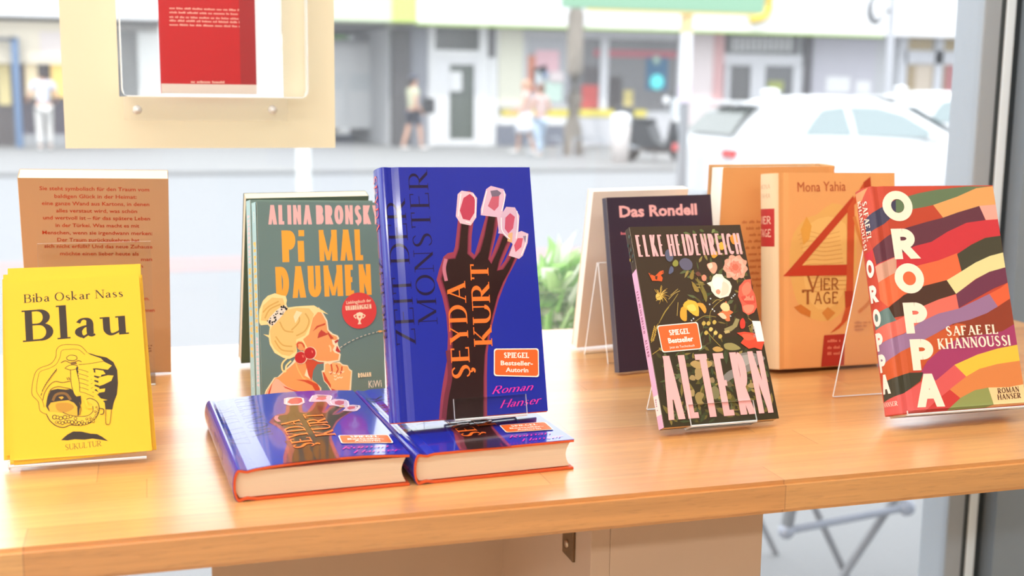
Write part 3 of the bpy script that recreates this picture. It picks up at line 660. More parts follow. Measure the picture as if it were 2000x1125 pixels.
# ---- yellow booklets
hY = homography([(14, 553), (270, 524), (295, 879), (25, 910)], rect(.104, .149))
def blau_art():
    c1 = fm(crop(0, 480, .40868), hY); c2 = fm(crop(30, 650, .22222), hY); BK = (46, 30, 14); BR = (120, 84, 14); YL = (240, 190, 30); a = Art(c1)
    a.text('Biba Oskar Nass', (120, 270), (585, 222), .0072, BK, 'bookish')
    a.text('Blau', (124, 455), (602, 402), .0262, BK, 'fat')
    a.text('SUKULTUR', (302, 978), (474, 956), .0046, BR, 'bookish')
    a.f = c2
    a.poly([(384,942),(412,914),(440,890),(490,862),(560,862),(640,880),(700,884),(745,908),(800,948),(735,936),(660,926),(590,936),(500,934),(440,944)], BK)
    head = [(620,150),(560,92),(480,84),(400,92),(356,130),(346,200),(300,262),(210,300),(166,350),(140,460),(140,540),(190,600),(205,680),(260,712)]
    a.stroke(head, .0005, BR); a.stroke([(600,170),(545,128),(470,126),(400,140),(384,196),(350,262),(290,300),(214,330),(192,380),(178,470),(182,520),(226,590),(240,650)], .0004, BR)
    a.poly([(618,150),(700,174),(790,190),(850,230),(884,300),(890,420),(880,520),(850,600),(838,660),(776,660),(770,600),(700,520),(640,470),(560,470),(500,330),(520,280),(640,300),(780,240),(740,200),(650,170)], BK)
    for p in ([(540,270),(600,256),(760,226),(836,262),(800,300),(700,290),(560,300)], [(690,300),(760,310),(780,340),(730,350),(690,330)], [(720,372),(800,350),(850,352),(830,400),(760,436),(720,450),(716,400)], [(700,480),(776,470),(770,500),(720,510)], [(690,550),(740,562),(796,574),(740,584),(690,578)]): a.poly(p, YL)
    a.stroke([(544,262),(640,250),(780,222)], .0004, BK)
    for k in range(6):
        y = 282+k*40; a.stroke([(545,y+50-4*k),(600,y+38),(660,y+4),(650+8*k,y-20)], (.0042, .0018), YL); a.stroke([(540,y+14),(600,y+26),(676,y+58),(740-6*k,y+74)], (.0034, .0016), YL); a.stroke([(540,y+20),(600,y+34),(676,y+66)], .0004, BK)
    a.poly([(470,300),(520,300),(546,420),(550,500),(520,550),(490,520),(474,430)], YL); a.stroke([(474,310),(478,430),(500,520),(520,546)], .0005, BK); a.stroke([(526,310),(548,420),(552,500)], .0005, BK)
    for p in ([(440,200),(470,180),(520,184),(530,210),(500,226),(450,222)], [(424,296),(470,268),(530,270),(520,300),(470,310)]): a.poly(p, YL); a.stroke(p+[p[0]], .0005, BK)
    a.stroke([(390,250),(430,230),(480,250),(540,226),(570,236)], .0005, BK); a.poly([(466,246),(520,232),(530,256),(480,262)], BR)
    a.stroke([(230,586),(246,520),(290,450),(340,416),(400,424),(470,410)], .0006, BR); a.stroke([(260,640),(272,560),(300,490),(360,462),(420,470),(470,480)], .0006, BR)
    a.poly([(256,640),(272,560),(300,496),(360,482),(430,488),(480,480),(520,548),(560,540),(566,600),(550,660),(540,720),(330,720),(280,680)], BK)
    a.poly([(276,640),(300,606),(370,592),(450,582),(500,604),(528,640),(530,720),(330,730),(290,690)], (222, 168, 36)); a.poly([(340,620),(400,604),(470,612),(500,650),(430,690),(360,680)], (190, 138, 30), 3)
    a.stroke([(316,590),(340,540),(380,522),(430,526),(460,560),(470,580)], .002, (128, 88, 24)); a.poly([(366,556),(400,548),(412,560),(392,576),(378,566)], (214, 160, 40))
    a.poly([(258,706),(300,770),(370,810),(450,790),(540,800),(640,780),(700,720),(722,650),(700,590),(640,562),(600,580),(660,620),(664,680),(620,720),(540,730),(450,716),(400,700),(330,690),(280,690)], (236, 188, 44))
    a.stroke([(258,706),(290,770),(350,816),(410,826),(470,804),(540,806),(640,782),(700,722),(722,650),(700,590),(640,562),(600,580)], .0006, BK); a.stroke([(400,690),(460,716),(540,728),(620,718),(664,680),(664,630)], .0005, BK)
    rnd = random.Random(3)
    for x, y, r in [(330,736,.0036),(356,738,.0028),(384,746,.0030),(420,736,.0034),(446,736,.0024),(470,728,.0024),(512,746,.0024),(346,780,.002),(372,784,.0024),(398,788,.0026),(426,776,.0026),(454,774,.0026),(482,780,.0028),(514,778,.0026),(542,786,.0026),(570,776,.0022),(526,798,.0018),(556,800,.002),(588,792,.0022),(612,786,.002),(634,770,.002),(652,750,.0018),(668,770,.0018),(680,740,.0018),(692,716,.0018),(700,690,.0016),(684,680,.0016),(712,660,.0015),(698,640,.0014),(610,748,.0018),(640,736,.0016)]:
        a.disc(x, y, r*.55, BK, 12); a.disc(x, y, r*.36, YL, 10)
    for k in range(13): x = 214+k*11; y = 545-((k*11)**.75)*5.6; a.stroke([(x, y), (x+8, y-24)], .0005, BK, False)
    a.stroke([(440,380),(452,402)], .0005, BK, False); a.stroke([(456,376),(466,400)], .0005, BK, False)
    a.stroke([(780,664),(778,780),(796,796),(816,780),(830,660)], .0005, BR)
    a.stroke([(560,520),(600,580),(620,640),(660,640)], .002, YL); a.stroke([(720,650),(760,660),(756,700),(730,706)], .0006, BK); a.stroke([(548,600),(560,660),(548,716)], .0006, BR)
    return a
BA = blau_art(); YEL = (240, 188, 28)
PY = pose(-.1086, .9961, .0041, -.009, .4243, .003, .0425)
def booklet(label, dx, dn, dv, roll, art=None):
    M = PY @ Matrix.Translation((dx, dn, dv)) @ Matrix.Rotation(-roll, 4, 'Y')
    W, H, T = .104, .149, .0019
    root = thing('booklet', label, 'booklet', M=M, group='yellow booklets on the left easel')
    mb = MB(); ms = [mat(YEL, .55)]; mb.box(0, W, 0, .0003, 0, H); mb.box(0, W, T-.0003, T, 0, H); mb.box(-.0003, 0, 0, T, 0, H)
    if art is not None: art_mesh(art, lambda u, v, o: (u, -o, v), [], mb, ms, (.55, 0.))
    mb.build('cover', ms, root); MB().box(.0002, W-.0006, .0004, T-.0004, .0004, H-.0004).build('page_block', PAGES_X, root); return root
booklet('yellow booklet with a drawing in black, frontmost of the stack on the left easel', 0, 0, 0, 0, BA)
for k, (dx, dv, ro, nm) in enumerate(((-.003, .0012, -.006, 'second'), (-.003, .0135, -.034, 'third'), (-.006, .009, -.028, 'fourth'), (.0035, .001, .006, 'fifth'), (-.0085, .0065, -.036, 'hindmost'))):
    booklet('plain yellow booklet edge, %s from the front in the stack on the left easel' % nm if nm != 'hindmost' else 'yellow booklet at the very back of the stack, sticking out furthest left', dx, .0021*(k+1), dv, ro)
PYS = pose(-.1086, .9961, .0036, .004, .4243, .003, 0)
stand('clear acrylic easel holding the stack of yellow booklets', PYS, .0145, .104, -.0045, .4243, .004, .10, .095)

# ---- tan book showing its back, with acrylic stand
hT = homography([(33, 366), (329.5, 363), (334, 739), (40, 748)], rect(.1386, .2181))
def tan_art():
    f = fm(crop(0, 320, .551), hT); a = Art(f); c = (192, 62, 26)
    for s, x0, x1, y in (('Sie steht symbolisch für den Traum vom', 134, 528, 122), ('baldigen Glück in der Heimat:', 186, 482, 147), ('eine ganze Wand aus Kartons, in denen', 140, 528, 171), ('alles verstaut wird, was schön', 190, 483, 195), ('und wertvoll ist – für das spätere Leben', 142, 530, 219), ('in der Türkei. Was macht es mit', 186, 490, 244), ('Menschen, wenn sie irgendwann merken:', 137, 538, 269), ('Der Traum zurückzukehren hat', 190, 490, 293), ('sich nicht erfüllt? Und das neue Zuhause', 142, 538, 315), ('möchte einen lieber heute als', 198, 487, 340), ('man', 495, 536, 358), ('n', 490, 502, 382), ('en,', 500, 524, 496), ('nnen', 506, 544, 538)):
        a.text(s, (x0, y), (x1, y-1.), .0040, c, 'font', .014)
    a.words((508, 664), (534, 663), .0018, (120, 70, 50), 4); a.words((508, 674), (534, 673), .0018, (120, 70, 50), 5); a.words((508, 684), (534, 683), .0018, (120, 70, 50), 6)
    return a
PT = pose(-.1224, 1.3127, .0034, -.0111, -.2883, .0247, -.0158)
book('paperback_book', 'kraft brown book showing its back cover text, standing behind the yellow booklets', PT, .1386, .2181, .0247, (202, 164, 126), tan_art(), False, finish=(.8, 0.), pages=PAGES)
tb = thing('book_stand', 'clear acrylic stand between the yellow booklets and the brown book', 'book stand', (-.106, 1.262, CT))
for nm, a0, a1 in (('front_plate', (.0, .001), (.0, .1475)), ('base', (-.0, .001), (.085, .001))):
    mb = MB(); (y0, z0), (y1, z1) = a0, a1; q = [(y0-.001*(nm != 'base'), z0-.001*(nm == 'base')), (y1-.001*(nm != 'base'), z1-.001*(nm == 'base')), (y1+.001*(nm != 'base'), z1+.001*(nm == 'base')), (y0+.001*(nm != 'base'), z0+.001*(nm == 'base'))]
    v = [(0, a, b) for a, b in q]+[(.106, a, b) for a, b in q]
    mb.add(v, [(0, 1, 5, 4), (2, 3, 7, 6)], 0); mb.add(v, [(0, 3, 2, 1), (4, 5, 6, 7), (1, 2, 6, 5), (3, 0, 4, 7)], 1); mb.build(nm, [ACRYL, ACRYL_EDGE], tb)

# ---- grey-green book with a blonde woman in profile
hP = homography([(503.5, 396), (736.5, 397), (756, 774), (513.5, 777)], rect(.1236, .1911))
def daumen_art():
    c3 = fm(crop(490, 380, .17778), hP); c4 = fm(crop(490, 560, .18667), hP); a = Art(c3); PKc = (240, 182, 176); OR = (246, 168, 52); CR = (248, 226, 186)
    a.text('ALINA BRONSKY', (190, 326), (1395, 326), .0187, PKc, 'poster')
    a.text('P', (342, 722), (484, 721), .0305, OR, 'poster'); a.text('I', (511, 721), (577, 720), .0203, OR, 'poster'); a.poly([(508, 386), (568, 386), (570, 450), (510, 450)], OR)
    a.text('MAL', (735, 718), (1242, 712), .0305, OR, 'poster'); a.text('DAUMEN', (280, 1110), (1318, 1090), .0305, OR, 'poster')
    a.f = c4; SK = (240, 160, 92); DKR = (206, 76, 40); HR = (240, 200, 116); LT = (252, 224, 150)
    a.poly([(136,1120),(160,1040),(246,908),(280,905),(430,760),(470,700),(560,640),(640,800),(640,950),(700,1000),(736,1040),(740,1120)], CR)
    a.poly([(150,1120),(172,1046),(256,916),(300,900),(470,750),(560,690),(600,760),(560,900),(680,980),(724,1040),(724,1120)], SK)
    a.poly([(160,1120),(176,1050),(262,918),(290,930),(380,1010),(480,1060),(560,1090),(560,1120)], (244, 186, 158)); a.poly([(276,930),(340,1000),(440,1046),(540,1080),(560,1090),(460,1066),(360,1024)], DKR)
    a.poly([(176,1120),(190,1050),(230,960),(206,1060),(198,1120)], DKR)
    a.poly([(570,640),(600,720),(720,770),(840,770),(690,786),(650,850),(634,960),(600,900),(566,760)], DKR)
    a.poly([(470,940),(600,950),(700,1000),(722,1060),(680,1080),(640,1010),(560,966)], DKR); a.stroke([(468,760),(490,830),(540,920),(570,940)], .0012, (246, 190, 110))
    # hand under the chin
    a.poly([(736,860),(760,850),(760,770),(800,765),(840,770),(880,775),(925,768),(960,800),(1010,810),(1030,850),(1060,870),(1050,1120),(860,1120),(800,1010),(762,968)], CR)
    a.poly([(746,872),(770,870),(772,790),(800,780),(830,800),(850,776),(900,780),(930,790),(960,812),(1010,820),(1024,860),(1048,880),(1034,1070),(1000,1100),(870,1100),(812,1010),(772,960)], (244, 176, 110))
    a.poly([(746,872),(764,880),(806,960),(836,1010),(836,1050),(880,1066),(890,1100),(862,1090),(806,1006),(766,960)], DKR)
    for p in ([(836,790),(846,860),(830,900)], [(890,800),(910,850),(890,890)], [(950,820),(946,870),(930,900)]): a.stroke(p, .0014, DKR)
    for x, y in ((872, 880), (880, 912), (884, 946), (918, 890), (914, 930), (960, 870), (830, 870), (945, 930)): a.stroke([(x-14, y), (x, y+14), (x+14, y)], .0009, CR)
    # face
    a.poly([(560,330),(640,250),(700,190),(750,260),(790,330),(806,430),(850,470),(900,490),(918,520),(900,548),(905,590),(932,650),(918,670),(936,690),(926,760),(880,770),(800,772),(700,760),(600,700),(540,640),(540,480)], CR)
    a.poly([(560,330),(640,250),(690,190),(740,270),(778,340),(790,430),(830,476),(886,500),(900,520),(880,540),(840,534),(850,580),(870,600),(850,640),(870,670),(920,690),(908,750),(800,760),(700,748),(600,700),(540,640),(540,480)], SK)
    a.poly([(640,440),(680,384),(770,356),(768,376),(700,396)], DKR); a.poly([(690,514),(700,462),(730,424),(776,462),(820,470),(760,490)], (196, 66, 46)); a.poly([(716,410),(738,400),(770,450),(740,436)], SK); a.poly([(790,440),(820,474),(860,520),(830,530),(806,490)], (196, 70, 44)); a.poly([(866,552),(900,530),(912,546),(880,576)], (176, 52, 40))
    a.poly([(880,650),(894,598),(916,636),(934,664),(910,672)], (190, 50, 44)); a.poly([(850,640),(872,608),(884,600),(872,650),(880,672)], CR); a.stroke([(812,590),(828,620),(830,660)], .0016, (250, 206, 150))
    # hair
    a.poly([(90,320),(96,200),(130,110),(180,60),(250,36),(320,60),(360,66),(372,110),(366,150),(380,186),(470,176),(560,172),(650,170),(690,196),(740,224),(800,268),(740,246),(690,240),(640,300),(620,380),(600,470),(540,520),(580,600),(610,640),(560,620),(520,560),(468,560),(480,640),(470,690),(400,720),(340,706),(250,650),(200,560),(190,490),(134,452),(190,464),(200,380),(180,356),(110,360)], LT)
    a.poly([(200,420),(260,300),(360,210),(480,190),(600,200),(650,260),(610,380),(560,480),(470,520),(470,640),(400,690),(320,670),(250,610),(214,540)], HR); a.poly([(110,310),(130,160),(220,80),(330,90),(350,150),(250,220),(180,320)], HR)
    for p in ([(260,480),(330,570),(430,590)], [(250,520),(320,620),(440,640)], [(560,250),(600,330),(560,430),(470,480)], [(480,230),(500,330),(420,420)], [(130,230),(190,170),(290,120)], [(150,290),(200,200),(310,150)], [(300,330),(350,420),(440,440)]): a.stroke(p, .0014, (222, 172, 84))
    a.poly([(440,280),(470,220),(530,240),(500,280),(460,350)], (252, 226, 170)); a.stroke([(390,700),(330,760),(330,830),(360,850),(370,790),(420,740)], .0016, LT)
    a.poly([(464,570),(490,536),(530,540),(560,580),(566,620),(520,640),(490,620)], SK); a.stroke([(486,604),(486,560),(530,560),(556,606)], .0014, DKR)
    a.poly([(172,330),(200,280),(260,220),(320,170),(360,160),(372,200),(330,260),(250,350),(215,376)], (240, 226, 200))
    rnd = random.Random(5)
    for k in range(34):
        t = rnd.random(); q = rnd.uniform(-.5, .5); x = 195+165*t+q*44; y = 340-165*t+q*46; a.disc(x, y, rnd.uniform(.0005, .0011), (30, 26, 24), 7)
    for x, y in ((520, 710), (616, 666)): a.disc(x, y, .0069*.9, CR, 18); a.disc(x-4, y, .0064*.9, (196, 36, 32), 18); a.poly([(x+12, y-30), (x+28, y-20), (x+26, y+4), (x+14, y-8)], (240, 120, 96))
    a.stroke([(925,620),(1010,570),(1120,520),(1220,488),(1320,466)], .0006, (230, 214, 190)); 
    for k in range(9): a.disc(960+k*42, 606-k*26+k*k*1.1, .0011, (92, 120, 116), 8)
    a.poly([(1318,462),(1340,450),(1370,454),(1374,466),(1345,474)], (232, 170, 100))
    a.disc(1122, 236, .0178, (222, 64, 58), 40); a.text('Lieblingsbuch der', (985, 166), (1246, 146), .0032, CR, 'font', .01); a.text('UNABHÄNGIGEN', (980, 232), (1250, 218), .0046, CR, 'tallfat')
    a.poly([(1092,262),(1128,252),(1160,262),(1158,310),(1138,338),(1136,356),(1148,378),(1106,380),(1118,356),(1116,338),(1096,312)], CR); a.stroke([(1094,276),(1066,290),(1090,318)], .001, CR); a.stroke([(1158,276),(1184,290),(1160,318)], .001, CR); a.poly([(1112,296),(1126,292),(1140,296),(1128,316)], (222, 64, 58))
    a.text('ROMAN', (1124, 948), (1264, 942), .0045, CR, 'tallfat'); a.text('KiWi', (1240, 1062), (1380, 1058), .0073, (236, 228, 214), 'font', .004)
    return a
def spine_daumen(a, flip):
    LB = (164, 206, 212); H = .1911; a.poly([(-.0192, 0), (-.0014, 0), (-.0014, H), (-.0192, H)], LB, mapped=True)
    d = [('ALINA BRONSKY', .062, .014, .0085, (240, 200, 206), 'poster'), ('PI MAL DAUMEN', .153, .066, .0105, (246, 196, 90), 'poster'), ('KiWi', .182, .172, .005, (236, 240, 240), 'font')]
    for s, v0, v1, cap, c, stl in d:
        if not flip: a.text(s, (-.0103-cap/2, v0), (-.0103-cap/2, v1), cap, c, stl, mapped=True)
        else: a.text(s, (-.0103+cap/2, H-v0), (-.0103+cap/2, H-v1), cap, c, stl, mapped=True)
    return a
TEAL = (104, 128, 122)
PP = pose(.0961, 1.1496, .0011, .1406, .1689, .0203, -.034)
book('paperback_book', 'grey-green book with a blonde woman in profile, behind the flat blue books', PP, .1236, .1911, .0203, TEAL, spine_daumen(daumen_art(), False), False, finish=(.55, .05), pages=PAGES)
PX = pose(.0921, 1.1712, .0011, .1406, .1689, .0203, -.034)
book('paperback_book', 'grey-green book pressed behind the one with the blonde woman, only its light blue spine showing', PX, .1236, .1911, .0203, TEAL, spine_daumen(Art(), True), False, finish=(.55, .05), pages=PAGES)
P2 = pose(.0896, 1.3275, .0032, .0932, -.297, .0148)
book('paperback_book', 'dark green book leaning the other way behind the blonde woman books, pages to the left', P2, .1295, .1932, .0148, (84, 112, 98), None, False, finish=(.55, .05), pages=PAGES, fore_left=True)
stand('clear acrylic stand in the gap behind the blonde woman books', PX, .0203, .07, .026, .1689, .012, .11, .10)

# ---- violet-black thin book and the cream one behind it
hR = homography([(1183.6, 387.5), (1388, 378.7), (1417, 710), (1209.5, 728)], rect(.1341, .1878))
a = Art(fm(crop(1080, 320, .4888), hR)); a.text('Das Rondell', (263, 214), (576, 200), .0122, (244, 178, 178), 'font', .035); a.words((268, 284), (420, 276), .0030, (222, 120, 130), 2)
PR = pose(.4748, 1.1857, .0010, .1593, .1943, .0149, 0)
book('paperback_book', 'thin violet black book standing right of the middle, half hidden by the flower book', PR, .1341, .1878, .0100, (52, 40, 58), a, False, finish=(.42, .1), pages=PAGES)
a = Art(); 
for k in range(9): a.words((.020+.004*(k % 2), .148-.0072*k), (.092-.006*(k % 3), .148-.0072*k), .0028, (122, 108, 100), k+20, mapped=True)
PR2 = pose(.4746, 1.3208, .0030, .1687, -.1638, .0125)
book('paperback_book', 'cream book leaning away behind the violet black one, pages to the left', PR2, .1286, .1883, .0125, (250, 238, 226), a, False, finish=(.6, 0.), pages=PAGES_X, fore_left=True)
rs = thing('book_stand', 'clear acrylic roof-shaped stand between the violet black and the cream book', 'book stand', (.4833, 1.258, CT), .16)
for nm, q in (('front_plate', [(-.012, 0), (.0155, .11)]), ('rear_plate', [(.042, 0), (.0175, .11)])):
    (y0, z0), (y1, z1) = q; v = [(0, y0-.001, z0), (0, y1-.001, z1), (0, y1+.001, z1), (0, y0+.001, z0)]; v += [(.07, p[1], p[2]) for p in v]
    mb = MB(); mb.add(v, [(0, 1, 5, 4), (2, 3, 7, 6)], 0); mb.add(v, [(0, 3, 2, 1), (4, 5, 6, 7), (1, 2, 6, 5), (3, 0, 4, 7)], 1); mb.build(nm, [ACRYL, ACRYL_EDGE], rs)

# ---- flower painting paperback
hA = homography([(1229.6, 446), (1443.4, 439), (1523, 819), (1296, 837)], rect(.1164, .1890))
def altern_art():
    c5 = fm(crop(1210, 430, .18670), hA); c6 = fm(crop(1230, 600, .23117), hA); W, H = .1164, .1890; a = Art(c5); rnd = random.Random(11); PKc = (240, 176, 176)
    def inside(u, v): return .0012 < u < W-.0012 and .0012 < v < H-.0012
    def leaf(u, v, L, an, wd, c):
        ex, ey = cos(an), sin(an); p = [(u, v), (u+ex*L*.35-ey*wd, v+ey*L*.35+ex*wd), (u+ex*L*.75-ey*wd*.7, v+ey*L*.75+ex*wd*.7), (u+ex*L, v+ey*L), (u+ex*L*.7+ey*wd*.6, v+ey*L*.7-ex*wd*.6), (u+ex*L*.35+ey*wd, v+ey*L*.35-ex*wd)]
        if all(inside(*q) for q in p):
            a.poly(p, c, mapped=True)
            if rnd.random() < .8: a.lay -= 1
    def px(x, y): return c5(x, y)
    # undergrowth
    G = [(70, 64, 28), (92, 84, 34), (58, 60, 30), (110, 98, 44), (80, 90, 48), (64, 74, 42), (128, 112, 54), (150, 132, 70), (96, 104, 66), (44, 44, 24)]
    a.poly([(0, .062), (.02, .074), (.05, .070), (.07, .078), (.116, .082), (.1164, .0005), (0, .0005)], (52, 44, 22), mapped=True)
    for k in range(260):
        leaf(rnd.uniform(.002, W-.004), rnd.uniform(.003, .075)*(.6+.4*rnd.random()), rnd.uniform(.005, .014), rnd.uniform(0, 2*pi), rnd.uniform(.0008, .0026), rnd.choice(G))
    for k in range(120):
        leaf(rnd.uniform(.045, W-.004), rnd.uniform(.07, .172), rnd.uniform(.005, .012), rnd.uniform(0, 2*pi), rnd.uniform(.0006, .0018), rnd.choice(G))
    for k in range(14): leaf(rnd.uniform(.05, W-.01), H-rnd.uniform(.003, .016), rnd.uniform(.005, .01), rnd.uniform(pi, 2*pi), .0016, rnd.choice([(96, 110, 62), (126, 136, 78), (84, 96, 50)]))
    for k in range(16): u, v = rnd.uniform(.02, .10), rnd.uniform(.012, .06); a.poly([(u+rnd.uniform(.002, .005)*cos(i*pi/3), v+rnd.uniform(.002, .004)*sin(i*pi/3)) for i in range(6)], rnd.choice([(146, 126, 88), (120, 108, 74), (164, 140, 92), (96, 88, 60)]), 3, True)
    for p in ([(600,770),(540,860),(460,960),(400,1080)], [(520,790),(600,720)], [(620,740),(560,770),(500,830)], [(800,600),(830,700),(870,800)], [(1080,820),(1000,880),(940,960),(930,1050)], [(780,1060),(880,1000),(1000,1010)], [(590,1000),(600,860)], [(1060,840),(1010,830),(960,870)], [(1340,1020),(1390,1070),(1340,1110)]): a.stroke(p, .0006, rnd.choice([(150, 130, 62), (122, 116, 58), (176, 150, 80)]))
    a.f = c6
    for p in ([(250,110),(290,40),(320,0)], [(200,200),(230,140)], [(170,300),(210,230)], [(640,200),(700,270),(760,330)], [(180,400),(250,350)]): a.stroke(p, .0006, (168, 142, 62))
    for k in range(8): x, y = 208-k*4, 180+k*16; a.poly([(x, y), (x-16, y-12), (x-8, y-26)], (196, 158, 66)); a.poly([(x+4, y), (x+18, y-14), (x+8, y-28)], (184, 146, 58))
    a.poly([(790,180),(860,150),(890,90),(920,100),(900,160),(850,200),(800,215)], (150, 138, 92)); a.poly([(786,200),(830,190),(840,212),(800,222)], (190, 168, 110))
    for x, y in ((640,130),(690,120),(660,180),(740,240),(620,210),(600,130),(700,210)): a.poly([(x,y),(x+18,y-14),(x+34,y+2),(x+22,y+22),(x+4,y+20)], rnd.choice([(214, 190, 108), (196, 168, 82)]), 3)
    a.poly([(500,480),(540,450),(600,470),(640,450),(690,470),(660,510),(560,520)], (176, 148, 92), 3); a.poly([(690,350),(730,330),(780,350),(770,370),(720,376)], (190, 150, 80), 3)
    a.poly([(790,310),(850,300),(900,320),(930,350),(860,364),(800,350)], (150, 140, 86), 3)
    a.poly([(860,420),(930,390),(1000,380),(1100,400),(1140,430),(1100,470),(1010,540),(900,580),(800,640),(780,590),(830,540),(900,500)], (128, 124, 118), 3); a.poly([(880,440),(980,400),(1060,420),(1000,480),(900,520)], (160, 156, 150), 3)
    a.poly([(540,760),(570,720),(620,740),(600,790),(620,820),(570,830)], (150, 130, 78), 3); a.poly([(660,720),(700,670),(740,690),(750,760),(700,780)], (126, 120, 82), 3)
    a.f = c5
    def bloom(x, y, r, cols, petals=9, core=None):
        for ring in range(4):
            R = r*(1-.24*ring); c = cols[min(ring, len(cols)-1)]
            pts = []
            for i in range(petals*4):
                an = 2*pi*i/(petals*4)+ring*.5; q = R*(1+.09*sin(i*pi/2+ring)+.05*rnd.uniform(-1, 1)); pts.append((x+q*cos(an), y+q*1.02*sin(an)))
            a.poly(pts, c)
        for k in range(9): an = rnd.uniform(0, 2*pi); a.stroke([(x+r*.35*cos(an), y+r*.35*sin(an)), (x+r*.6*cos(an+.5), y+r*.6*sin(an+.5)), (x+r*.82*cos(an+.7), y+r*.82*sin(an+.7))], .0005, cols[-1])
        if core: a.disc(x, y, .0022, core, 12)
    bloom(1200, 490, 124, [(226, 158, 134), (236, 172, 150), (222, 132, 110), (206, 104, 80)])
    a.poly([(900,660),(950,640),(965,590),(1000,562),(1060,566),(1080,600),(1140,640),(1164,690),(1150,750),(1130,790),(1040,816),(990,790),(950,740),(940,690)], (238, 228, 208)); a.poly([(960,640),(1010,590),(1070,620),(1060,700),(990,720)], (250, 242, 226), 3); a.poly([(1070,640),(1130,680),(1120,760),(1050,790),(1060,720)], (224, 208, 184), 3); a.poly([(995,740),(1020,720),(1046,744),(1030,775),(1004,766)], (230, 150, 124), 3)
    a.poly([(1230,790),(1240,690),(1300,620),(1364,612),(1372,700),(1410,780),(1432,900),(1400,960),(1340,990),(1280,950),(1268,880)], (220, 96, 74)); a.poly([(1270,700),(1330,640),(1370,690),(1350,760),(1290,780)], (232, 124, 98), 3); a.poly([(1260,800),(1330,790),(1400,800),(1410,860),(1320,870)], (206, 76, 60), 3); a.poly([(1280,900),(1340,880),(1400,890),(1380,950),(1320,970)], (236, 136, 108), 3)
    for k in range(12): a.stroke([(1300+k*8, 800+rnd.uniform(-20, 20)), (1296+k*9, 836)], .0006, (240, 150, 120))
    a.poly([(900,470),(940,445),(990,446),(1010,500),(980,560),(940,540)], (226, 160, 132), 3); a.poly([(910,470),(950,450),(960,490),(930,510)], (242, 204, 180), 3); a.poly([(845,596),(870,570),(896,590),(890,630),(860,634)], (226, 140, 112), 3)
    a.poly([(620,1010),(630,920),(690,890),(690,950),(690,1050),(650,1050)], (222, 160, 52), 2); a.poly([(650,890),(700,838),(780,850),(812,900),(816,1000),(760,990),(690,930)], (236, 180, 62), 2); a.poly([(790,870),(860,870),(896,930),(880,976),(830,910)], (224, 156, 60), 2); a.poly([(690,900),(760,880),(790,940),(730,950)], (248, 206, 98), 3)
    a.poly([(366,790),(400,760),(440,780),(430,830),(380,836)], (220, 186, 92), 3)
    for k in range(26): an = rnd.uniform(-2.6, 2.9); L = rnd.uniform(50, 105); a.stroke([(420, 790), (420+L*.6*cos(an), 790+L*.6*sin(an)), (420+L*cos(an+.15), 790+L*sin(an+.15))], (.0007, .0003), rnd.choice([(206, 168, 76), (178, 140, 58), (226, 190, 100)]))
    a.poly([(290,556),(330,580),(360,590),(380,570),(410,540),(446,530),(450,560),(420,580),(440,610),(430,645),(390,640),(330,640)], (210, 88, 36)); a.poly([(360,590),(385,590),(380,630),(362,620)], (70, 40, 24)); a.poly([(300,566),(320,574),(316,590)], (70, 44, 26)); a.poly([(432,546),(444,544),(440,562)], (70, 44, 26))
    a.poly([(465,350),(490,315),(530,330),(550,400),(520,440),(480,420)], (92, 94, 116), 3); a.poly([(610,450),(650,405),(710,410),(750,460),(730,520),(650,520)], (96, 92, 112), 3); a.poly([(500,560),(520,490),(548,500),(550,540),(520,566)], (92, 96, 122), 3); a.poly([(540,460),(570,420),(600,440),(596,480),(560,490)], (142, 140, 62), 3)
    a.poly([(940,350),(1000,330),(1010,370),(970,400)], (210, 150, 46), 3); a.poly([(1030,250),(1060,230),(1080,300),(1040,310)], (220, 170, 60), 3); a.poly([(1140,180),(1180,150),(1230,170),(1230,240),(1170,250)], (214, 140, 48), 3)
    a.poly([(1010,980),(1060,950),(1090,860),(1110,850),(1120,920),(1180,960),(1140,990),(1146,1050),(1100,1050),(1080,1000),(1040,1000)], (222, 116, 70), 2); a.poly([(1040,900),(1080,860),(1130,880),(1140,940),(1080,950)], (238, 204, 146), 2); a.poly([(1020,980),(1070,970),(1110,1020),(1070,1030)], (240, 196, 160), 3)
    for x, y in ((1160,810),(1180,790),(940,820),(930,880),(980,950),(960,930),(1195,775),(1150,1000),(760,1030),(740,1050)): a.disc(x, y, .0008, (196, 204, 206), 8)
    a.poly([(1250,1060),(1280,1020),(1305,1060),(1300,1120),(1260,1130)], (206, 60, 44), 3)
    a.poly([(720,580),(760,520),(760,610),(730,620)], (140, 118, 52), 3); a.poly([(840,660),(880,730),(905,800),(890,860),(850,760)], (126, 112, 50), 2); a.poly([(740,640),(800,700),(820,750),(770,740)], (150, 124, 56), 2); a.poly([(780,560),(810,540),(840,570),(810,590)], (110, 66, 52), 3)
    a.f = c6
    a.poly([(896,215),(960,205),(1040,215),(1100,250),(1132,290),(1110,360),(1050,340),(1000,350),(930,300),(960,260)], (212, 74, 48)); a.poly([(940,230),(1010,225),(1060,260),(980,280)], (226, 96, 66), 3)
    a.poly([(1026,112),(1097,114),(1132,286),(1072,288)], (244, 240, 232)); a.text('BTB', (1060, 250), (1048, 160), .0025, (150, 140, 140), 'font')
    a.f = c5
    a.text('ELKE HEIDENREICH', (190, 394), (1276, 354), .0212, PKc, 'tall')
    a.f = c6
    a.text('ALTERN', (310, 962), (1222, 896), .0583, PKc, 'tallfat')
